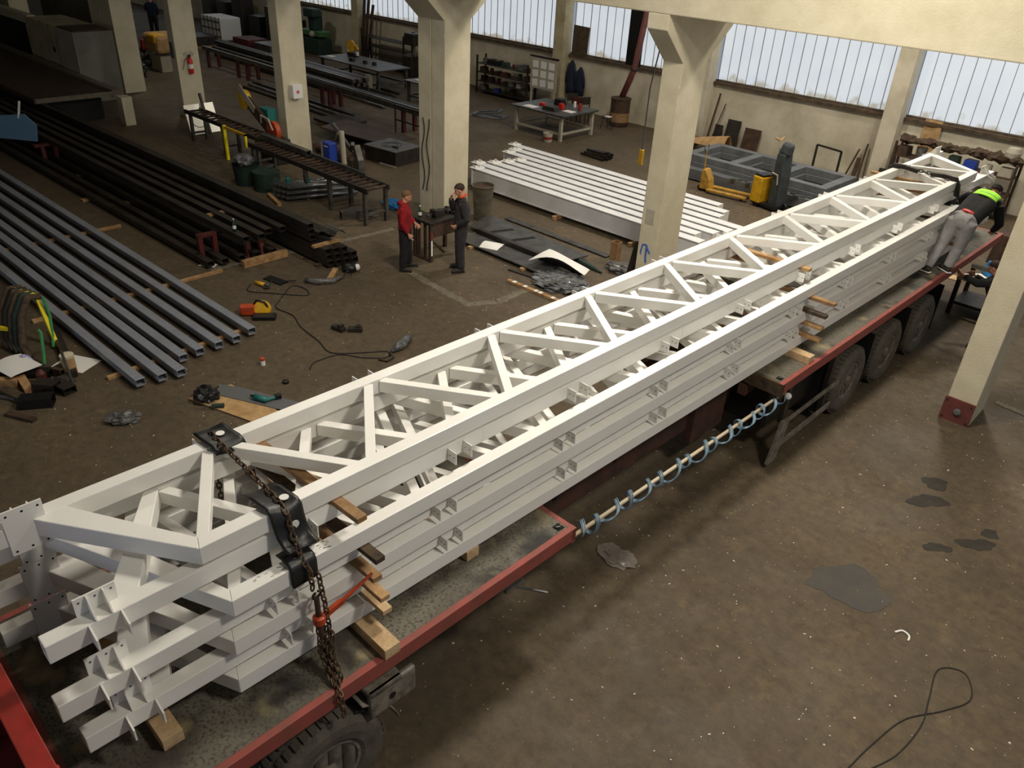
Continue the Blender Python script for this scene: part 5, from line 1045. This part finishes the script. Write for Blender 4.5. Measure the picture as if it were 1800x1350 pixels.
gs = T('grey_shield_sheet', 'bluish grey bent sheet with a white rod at the far left edge', 'sheet', (-25.0, 6.9, .6), .6)
MB().prism([(-.8, 0), (.35, 0), (.45, .45), (.15, .72), (-.8, .6)], 'y', -.015, .015).build('bent_sheet', 'hose_blue', gs); MB().tube([(-.05, 0, .6), (.1, 0, 1.05)], .03).build('white_rod', 'paper', gs)
one(MB().bb(-.3, .3, -.15, .15, 0, .25), 'wood_blocks', 'wood_pale', 'pale wood blocks beside the bluish bent sheet', 'wood block', loc=(-27.0, 8.1, .55)) if False else None
# ---------------------------------------------------------------- junk corner at the left edge
yf = T('yellow_trestle', 'bright yellow trestle loaded with straps and old hoses at the left edge', 'trestle', (-13.6, 3.2, 0), .2)
for a, b in (((.1, .18, 0), (-.2, .2, .85)), ((-.9, -.5, 0), (-1.0, -.45, .85)), ((-.2, .2, .85), (-.8, .1, .85)), ((-.9, -.5, .35), (-.3, -.2, .35))): MB().bar(a, b, .06, .06).build('frame_bar', 'yellow_bright', yf)
for k, m in enumerate(('wood_dark', 'steel_dark', 'wood_dark', 'green_dark', 'wood_dark')):
    dx = -.75+.14*k; one(MB().tube([(dx, .25, .82), (dx+.02, .05, .88), (dx+.05, -.15, .6), (dx+.15, -.3, .15), (dx+.4, -.35, .06)], .06, 8), 'old_hose', m, 'thick old hose hanging over the yellow trestle, %s from the left' % ('first', 'second', 'third', 'fourth', 'fifth')[k], 'hose', 'old hoses on the yellow trestle', loc=(-13.6, 3.2, 0), rot=(0, 0, .2), smooth=True)
mat('strap_green', (60, 140, 84), .8)
for i, (x, y) in enumerate(((-13.7, 3.42), (-13.2, 3.1))): one(MB().tube([(0, 0, .85-.3*i), (.03, .02, .5), (.12, -.05, .15), (.2, -.1, .03)], .025, 6), 'green_strap', 'strap_green', 'green lifting strap hanging at the yellow trestle, %s' % ('upper', 'lower')[i], 'strap', 'green straps at the trestle', loc=(x, y, 0))
one(MB().bb(-.9, .9, -.06, .06, 0, .1), 'loose_tube', 'steel_dark', 'loose dark tube on the floor beside the nearest grey tube', 'tube', loc=(-13.2, 3.38, 0.02), rot=(0, 0, -.2))
paper(-12.75, 3.4, .0, .5, 'cut white paper star shape under the loose dark tube', .6, .45, .01)
paper(-12.95, 2.6, .18, .2, 'white paper sheet on the junk at the left edge', .6, .5, .04)
jk = [(-12.5, 2.55, .5, .12, .1, 'wood', 'plank'), (-12.2, 2.35, .7, .14, .1, 'wood_dark', 'plank'), (-12.15, 2.75, .35, .2, .18, 'steel_dark', 'box_section'), (-11.85, 2.5, .45, .22, .16, 'black', 'box_section'), (-12.0, 2.95, .3, .2, .12, 'steel_dark', 'box_section'), (-12.45, 2.15, .6, .08, .06, 'galv', 'round_bar'), (-12.7, 2.85, .3, .15, .12, 'black', 'box_section'), (-12.3, 3.05, .28, .22, .05, 'steel', 'plate'), (-11.65, 2.2, .5, .1, .05, 'steel_rust', 'plank'), (-12.9, 2.2, .8, .12, .12, 'wood', 'plank'), (-13.2, 2.5, .5, .3, .16, 'steel_rust', 'plate'), (-12.55, 3.1, .2, .18, .14, 'wood_dark', 'box_section')]
pos_ = ['by the paper sheet', 'nearest the left edge bottom', 'behind the black one', 'rightmost of the junk', 'behind the rightmost', 'thin shiny one in front', 'behind the paper sheet', 'beside the jar', 'lowest at the front', 'along the left edge', 'below the yellow trestle', 'next to the jar']
for i, (x, y, l, w_, h_, m, nn) in enumerate(jk):
    mb = MB().tube([(-l/2, 0, h_/2), (l/2, 0, h_/2)], h_/2, 10) if nn == 'round_bar' else (MB().hollow((-l/2, 0, h_/2), (l/2, 0, h_/2), w_, h_, .01) if nn == 'box_section' else MB().bb(-l/2, l/2, -w_/2, w_/2, 0, h_))
    one(mb, nn, m, '%s %s in the junk corner, %s' % ({'wood': 'wooden', 'wood_dark': 'dark wooden', 'steel_dark': 'dark steel', 'black': 'black steel', 'galv': 'shiny', 'steel': 'grey steel', 'steel_rust': 'rusty'}[m], nn.replace('_', ' '), pos_[i]), nn.replace('_', ' '), 'junk corner pieces', loc=(x, y, .0 if i % 3 else .0), rot=(0, 0, (i*.37) % 1.2-.6+.5))
jr = T('glass_jar', 'jar with a pale lid standing in the junk corner', 'jar', (-12.5, 3.22, 0)); MB().lathe([(0, 0), (.1, 0), (.1, .3), (0, .3)], 18).build('jar_body', 'cardboard', jr); MB().lathe([(.105, .3), (.105, .34), (0, .35)], 18).build('lid', 'cream', jr)
one(MB().tube([(0, 0, 0), (-.15, .0, .55)], .022), 'steel_rod', 'steel', 'steel rod standing up in the junk corner', 'rod', loc=(-12.1, 3.1, 0))
one(MB().lathe([(0, 0), (.07, 0), (.07, .2), (.03, .26), (0, .27)], 14), 'dark_bottle', 'red_dark', 'dark brown bottle in the junk corner', 'bottle', loc=(-12.42, 2.78, 0))
mat('violet', (84, 60, 170), .4, col2=(220, 220, 230), scale=20)
one(MB().ico((0, 0, .1), .14, 2, (1, 1, .8), .2), 'plastic_bag', 'violet', 'small violet and white bag beside the paper sheet', 'bag', loc=(-13.15, 2.75, .0))
# ---------------------------------------------------------------- people
def remesh(o, vox, it=3):
    m = o.modifiers.new('remesh', 'REMESH'); m.mode = 'VOXEL'; m.voxel_size = vox; m.use_smooth_shade = True
    s = o.modifiers.new('smooth', 'SMOOTH'); s.iterations = it; s.factor = .6
def hand(mb, w, d, up, s=1., curl=.6):
    """wrist w, direction d of the fingers, up = back of the hand; palm, four jointed fingers and a thumb off its side"""
    w = Vector(w); d = Vector(d).normalized(); up = Vector(up); up = (up-d*up.dot(d)).normalized(); sd = d.cross(up)
    for k in (-1, -.33, .33, 1): mb.tube([w-d*.01, w+d*.045*s+sd*k*.012*s, w+d*.09*s+sd*k*.03*s], [.021*s, .017*s, .0125*s], 8)
    for k, L in ((-1, .062), (-.33, .076), (.33, .08), (1, .072)):
        p = w+d*.085*s+sd*k*.031*s; pts = [p]; a = .2
        for j in range(3):
            a += curl; p = p+(d*math.cos(a)-up*math.sin(a))*(L*s/3*1.25); pts.append(p)
        mb.tube(pts, [.0105*s, .0098*s, .009*s, .0075*s], 7)
    p = w+d*.03*s-sd*.026*s
    mb.tube([p, p+(d*.6-sd*.7-up*.2)*.04*s, p+(d*.9-sd*.5-up*.45)*.075*s], [.013*s, .0115*s, .009*s], 7)
def person(name, label, loc, rz, J, col, s=1., hairm='hair', extra=None):
    t = T(name, label, 'person', loc, rz)
    P = {k: Vector(v)*s for k, v in J.items() if isinstance(v, tuple)}
    hd, nk = P['head'], P['neck']; f = Vector(J.get('face', (1, 0, 0))).normalized(); up = (hd-nk).normalized() if 'headup' not in J else Vector(J['headup']).normalized()
    f = (f-up*f.dot(up)).normalized(); sd = up.cross(f)
    Hm = Matrix((f, sd, up)).transposed().to_4x4(); Hm.translation = hd
    def h(x, y, z): return Hm @ Vector((x*s, y*s, z*s))
    b = MB()
    # head: skull, face, jaw, nose, ears
    def ell(c, r, rs):
        q = MB().ico((0, 0, 0), 1, 3, rs); b.add([tuple(Hm @ (Vector(v)*r*s+Vector(c)*s)) for v in q.v], q.f)
    ell((-.01, 0, .03), 1, (.098, .078, .095)); ell((.018, 0, -.025), 1, (.075, .064, .085)); ell((.03, 0, -.075), 1, (.052, .045, .04))
    ell((.095, 0, -.022), 1, (.02, .013, .022)); ell((.088, 0, .003), 1, (.012, .010, .026)); ell((.083, 0, -.062), 1, (.014, .024, .008)); ell((.078, 0, .026), 1, (.016, .05, .010))
    for k in (-1, 1): ell((-.005, .078*k, -.012), 1, (.02, .012, .032))
    b.tube([h(-.02, 0, -.04), nk, P['chest']+(nk-P['chest'])*.6], [.052*s, .056*s, .07*s], 12)
    b.tube([P['chest'], P['waist'], P['pelvis']], [.11*s, .09*s, .07*s], 12)
    for q in 'LR':
        b.tube([P['sh'+q], P['el'+q], P['wr'+q]], [.042*s, .034*s, .026*s], 10); b.tube([P['chest'], P['sh'+q]], [.06*s, .045*s], 8)
        b.tube([P['hip'+q], P['kn'+q], P['an'+q]], [.06*s, .045*s, .036*s], 10); b.tube([P['pelvis'], P['hip'+q]], [.06*s, .06*s], 8)
        d = (P['wr'+q]-P['el'+q]).normalized(); hdir = Vector(J['hd'+q]) if 'hd'+q in J else d
        hand(b, P['wr'+q], hdir, Vector(J.get('up'+q, (0, 1 if q == 'L' else -1, 0))), s*1.05, J.get('curl'+q, .35))
    body = b.build('body', 'skin', t); remesh(body, .0085, 2)
    # jacket: torso and both sleeves
    c = MB(); ac = (P['shL']-P['shR']).normalized()
    for k in (-1, 0, 1):
        o1 = ac*k*.085*s; c.tube([P['hem'] + o1*1.05, P['waist']+o1, P['chest']+o1*1.15, nk*.35+P['chest']*.65+o1*.9], [.14*s, .138*s, .145*s, .085*s], 14)
    c.tube([P['shL'], P['chest']*.4+nk*.6, P['shR']], [.085*s, .085*s, .085*s], 12)
    for q in 'LR':
        m1 = P['sh'+q].lerp(P['el'+q], .5)
        c.tube([P['sh'+q], m1, P['el'+q], P['el'+q].lerp(P['wr'+q], .5), P['wr'+q].lerp(P['el'+q], .08)], [.088*s, .08*s, .072*s, .062*s, .05*s], 12)
    jk_ = c.build(col.get('topn', 'jacket'), col['top'], t); remesh(jk_, .016, 3)
    c = MB()
    c.tube([P['hipL'], P['pelvis'], P['hipR']], [.135*s, .15*s, .135*s], 14)
    for k in (-.5, .5): c.tube([P['hem']+ac*k*.12*s+(P['waist']-P['hem'])*.2, P['pelvis']+ac*k*.15*s], [.14*s, .145*s], 14)
    for q in 'LR':
        c.tube([P['pelvis']*.5+P['hip'+q]*.5, P['hip'+q], P['hip'+q].lerp(P['kn'+q], .5), P['kn'+q], P['kn'+q].lerp(P['an'+q], .5), P['an'+q]], [.135*s, .13*s, .118*s, .098*s, .09*s, .08*s], 14)
    tr_ = c.build('trousers', col['legs'], t); remesh(tr_, .016, 3)
    for q in 'LR':
        a = P['an'+q]; td = Vector(J.get('toe'+q, (1, 0, 0))).normalized(); c = MB()
        c.tube([a-Vector((0, 0, .0)), a-Vector((0, 0, .05*s))-td*.01], [.05*s, .052*s], 10)
        c.tube([a-td*.07*s-Vector((0, 0, .045*s)), a+td*.02*s-Vector((0, 0, .042*s)), a+td*.12*s-Vector((0, 0, .05*s)), a+td*.19*s-Vector((0, 0, .058*s))], [.04*s, .048*s, .046*s, .034*s], 12)
        sh_ = c.build('shoe', col['shoe'], t); remesh(sh_, .012, 2)
        MB().box((a+td*.055*s-Vector((0, 0, .088*s))), (.28*s, .09*s, .018*s), (0, 0, math.atan2(td.y, td.x))).build('sole', col.get('sole', 'black'), sh_, bevel=.008)
    # hair cap
    q = MB().ico((0, 0, 0), 1, 3, (.104, .084, .092)); vs = []
    for v in q.v:
        x, y, z = v; z2 = max(z, -.055 if x < .0 else (-.01+x*.45 if x < .06 else .035)); vs.append(tuple(Hm @ (Vector((x-.016, y, z2+.036))*s)))
    hc = MB().add(vs, q.f).build('hair', hairm, t, smooth=True)
    e = MB()
    for k in (-1, 1):
        q = MB().ico((0, 0, 0), .0085, 1); ev = MB().add([tuple(Hm @ ((Vector(v)+Vector((.083, .031*k, .008)))*s)) for v in q.v], q.f); ev.build('eye', 'black', t)
    if extra: extra(t, P, s, h, ac)
    return t
def ex_red(t, P, s, h, ac):
    # hood lying on the shoulders, cigarette in the hand
    n = P['neck']; o = MB().tube([n+Vector((.06, .07, .0))*s, n+Vector((-.05, .08, .0))*s, n+Vector((-.10, 0, -.01))*s, n+Vector((-.05, -.08, .0))*s, n+Vector((.06, -.07, .0))*s], [.02, .045, .06, .045, .02], 10).build('hood', 'red_cloth', t, smooth=True)
    w_ = P['wrR']; MB().tube([w_+Vector((.05, 0, -.10)), w_+Vector((.11, -.02, -.12))], .006, 6).build('cigarette', 'paper', t)
person('person', 'person in a red hoodie and black trousers standing with one arm down, cigarette in hand', (-12.40, 10.05, 0), .84, dict(
    head=(.05, 0, 1.60), neck=(.0, 0, 1.46), chest=(-.01, 0, 1.30), waist=(-.0, 0, 1.06), pelvis=(.0, 0, .93), hem=(.0, 0, .93),
    shL=(.0, .18, 1.38), elL=(.03, .23, 1.12), wrL=(.2, .17, .98), shR=(.0, -.18, 1.38), elR=(-.03, -.24, 1.10), wrR=(.08, -.24, .88),
    hipL=(0, .10, .88), knL=(.04, .12, .48), anL=(.06, .14, .10), hipR=(0, -.10, .88), knR=(-.02, -.12, .48), anR=(-.06, -.12, .10), toeL=(1, .2, 0), toeR=(1, -.25, 0), curlR=.45),
    dict(top='red_cloth', legs='black_cloth', shoe='shoe', topn='hoodie'), 1.0, 'hair_fair', ex_red)
def ex_dark(t, P, s, h, ac):
    n = P['neck']; MB().tube([n+Vector((.07, .05, .0))*s, n+Vector((.0, .085, .03))*s, n+Vector((-.07, 0, .05))*s, n+Vector((.0, -.085, .03))*s, n+Vector((.07, -.05, 0))*s], .026, 10).build('orange_collar', 'orange_cloth', t, smooth=True)
    MB().tube([P['chest']+Vector((.125, .02, .03)), P['chest']+Vector((.125, .02, -.16))], .008, 6).build('red_zip', 'orange_cloth', t)
    w_ = P['wrR']; MB().tube([h(.10, -.01, -.062), h(.17, -.03, -.07)], .006, 6).build('cigarette', 'paper', t)
person('person', 'person in a charcoal work suit with orange collar, hand raised to the mouth', (-11.62, 10.93, 0), .84+pi, dict(
    head=(.05, 0, 1.66), neck=(-.01, 0, 1.52), chest=(-.02, 0, 1.34), waist=(.0, 0, 1.08), pelvis=(.0, 0, .94), hem=(.01, 0, .92), face=(1, 0, -.12),
    shL=(-.02, .19, 1.43), elL=(-.10, .30, 1.16), wrL=(.10, .22, 1.02), shR=(-.01, -.19, 1.43), elR=(.18, -.22, 1.22), wrR=(.21, -.07, 1.48), hdR=(-.25, .35, .8), upR=(.8, -.4, .2),
    hipL=(0, .10, .90), knL=(.03, .12, .50), anL=(.0, .13, .10), hipR=(0, -.10, .90), knR=(.03, -.10, .50), anR=(.03, -.10, .10), toeL=(1, .3, 0), toeR=(1, -.2, 0), curlR=.7, curlL=.5),
    dict(top='charcoal_cloth', legs='charcoal_cloth', shoe='shoe'), 1.06, 'hair', ex_dark)
def ex_vis(t, P, s, h, ac):
    c = P['chest']; n = P['neck']; ax_ = (n-P['waist']).normalized(); bk = ac.cross(ax_).normalized()
    if bk.z < 0: bk = -bk
    g_ = MB()
    # yoke of the vest over the shoulders, following the back
    def fn(u, v):
        a = (u-.5)*2; y = a*.215; p = c.lerp(n, -.05+.85*v)+ac*y+bk*(.172*math.sqrt(max(.02, 1-(abs(a)*.86)**2.4))-.03*v)
        return tuple(p)
    g_.grid(16, 6, fn).build('vest_yoke', 'hivis', t, smooth=True, solid=.012)
    MB().grid(16, 1, lambda u, v: fn(u, .40+.14*v)).build('reflective_strip', 'reflective', t, smooth=True, solid=.026)
    MB().grid(12, 1, lambda u, v: tuple(P['hem']+ac*((u-.5)*.36)+bk*(.162*math.sqrt(max(.05, 1-(abs(u-.5)*1.8)**2.4)))+(P['waist']-P['hem'])*(.0+.35*v))).build('red_shirt_hem', 'red_bright', t, smooth=True, solid=.02)
    q = MB().ico((0, 0, 0), 1, 3, (.112, .09, .085)); MB().add([tuple(h(v[0]-.01, v[1], max(v[2], -.01)+.045)) for v in q.v], q.f).build('cap', 'black_cloth', t, smooth=True)
    MB().add([tuple(h(*p)) for p in ((.06, -.06, .05), (.06, .06, .05), (.17, .045, .035), (.17, -.045, .035), (.06, -.06, .06), (.06, .06, .06), (.17, .045, .045), (.17, -.045, .045))], [(0, 1, 2, 3), (4, 5, 6, 7), (0, 1, 5, 4), (1, 2, 6, 5), (2, 3, 7, 6), (3, 0, 4, 7)]).build('cap_brim', 'black_cloth', t)
person('person', 'person in bright green vest yoke and grey trousers bending over the load', (-3.40, 15.04, 1.51), 0, dict(
    head=(.12, 1.03, 1.22), neck=(.10, .86, 1.18), chest=(.07, .62, 1.10), waist=(.03, .30, .98), pelvis=(.0, .08, .88), hem=(.01, .14, .90), face=(0, .7, -.8), headup=(0, .7, .6),
    shL=(-.16, .80, 1.13), elL=(-.40, .72, .92), wrL=(-.55, .56, 1.06), shR=(.30, .76, 1.08), elR=(.40, .78, .78), wrR=(.30, .95, .60), hdL=(-1, -.1, .1), upL=(0, 0, 1),
    hipL=(-.10, .06, .86), knL=(-.17, .0, .46), anL=(-.22, -.18, .10), hipR=(.12, .06, .86), knR=(.08, .12, .46), anR=(.02, .10, .10), toeL=(-1, .25, 0), toeR=(-.8, .6, 0)),
    dict(top='black_cloth', legs='grey_cloth', shoe='shoe', sole='paper'), 1.07, 'hair', ex_vis)
person('person', 'person in black clothes half hidden behind the bolted column, reaching onto the trailer tail', (-2.60, 15.95, 0), pi, dict(
    head=(.20, 0, 1.50), neck=(.13, 0, 1.38), chest=(.08, 0, 1.22), waist=(.0, 0, 1.02), pelvis=(-.04, 0, .90), hem=(-.03, 0, .90), face=(1, 0, -.4),
    shL=(.10, .19, 1.30), elL=(.33, .22, 1.22), wrL=(.58, .18, 1.28), shR=(.10, -.19, 1.30), elR=(.30, -.22, 1.12), wrR=(.48, -.15, 1.22),
    hipL=(-.03, .10, .86), knL=(.04, .12, .47), anL=(-.04, .13, .10), hipR=(-.03, -.10, .86), knR=(.0, -.10, .47), anR=(-.12, -.10, .10)),
    dict(top='black_cloth', legs='black_cloth', shoe='shoe'), 1.04, 'hair')
person('person', 'person in dark clothes standing far off in the back left before the bright gate', (-46.2, 20.4, 0), 2.6, dict(
    head=(.05, 0, 1.60), neck=(.0, 0, 1.46), chest=(-.01, 0, 1.30), waist=(-.0, 0, 1.06), pelvis=(.0, 0, .93), hem=(.0, 0, .93),
    shL=(.0, .19, 1.38), elL=(.10, .27, 1.12), wrL=(.3, .2, 1.1), shR=(.0, -.19, 1.38), elR=(-.03, -.28, 1.10), wrR=(.12, -.24, .9),
    hipL=(0, .10, .88), knL=(.04, .12, .48), anL=(.06, .14, .10), hipR=(0, -.10, .88), knR=(-.02, -.12, .48), anR=(-.06, -.12, .10)),
    dict(top='blue_cloth', legs='black_cloth', shoe='shoe'), 1.1, 'hair')
# ---------------------------------------------------------------- clutter on the floor behind the trailer tail
rt = T('steel_trestle', 'low dark steel trestle at the tail of the trailer with white beams on it', 'trestle', (-3.05, 17.6, 0))
for x, y in ((-.5, -.4), (.5, -.4), (-.5, .5), (.5, .5)): MB().bb(x-.04, x+.04, y-.04, y+.04, 0, .75).build('leg', 'steel_dark', rt)
for y in (-.4, .5): MB().bb(-.55, .55, y-.05, y+.05, .75, .83).build('cross_bar', 'pale_panel', rt)
MB().bb(-.5, .5, -.36, .46, .2, .26).build('lower_shelf', 'steel_dark', rt)
for i, (x, y, z, sx, sy, sz, m, nm_, lb) in enumerate(((-2.4, 19.6, 0, .8, .6, .5, 'cardboard', 'cardboard_box', 'torn cardboard box behind the trailer tail'), (-2.1, 20.5, 0, .5, .5, .9, 'pale_panel', 'white_crate', 'pale crate standing further behind the trailer tail'), (-3.3, 20.3, 0, .9, .5, .3, 'blue_bright', 'blue_sack', 'blue sack on the floor behind the trailer tail'), (-2.6, 18.9, 0, .9, .5, .35, 'redbrown', 'red_crate', 'red brown crate next to the cardboard box'), (-1.6, 18.6, 0, .7, .6, .8, 'wood_pale', 'wood_offcuts', 'pale wood offcut heap beside the bolted column'), (-3.6, 21.6, 0, 1.2, .6, .7, 'steel_rust', 'scrap_bin', 'rusty scrap bin near the right wall rack'), (-2.4, 22.8, 0, 1., .8, .9, 'steel_dark', 'dark_crate', 'dark crate at the far right of the wall'))):
    one(MB().box((0, 0, sz/2), (sx, sy, sz), taper=.85), nm_, m, lb, nm_.split('_')[-1], loc=(x, y, z), rot=(0, 0, .3*i), bevel=.02)
for i in range(6): one(MB().box((0, 0, .01), (.4, .3, .02)), 'board_scrap', ('wood_pale', 'paper', 'cardboard')[i % 3], '%s scrap sheet on the floor behind the trailer tail, %s' % (('pale wood', 'white', 'brown')[i % 3], ('leftmost', 'second', 'third', 'fourth', 'fifth', 'rightmost')[i]), 'scrap', 'scrap sheets behind the trailer tail', loc=(-4.1+.33*i, 19.3+.5*((i*7) % 3), 0), rot=(0, 0, i*.9))
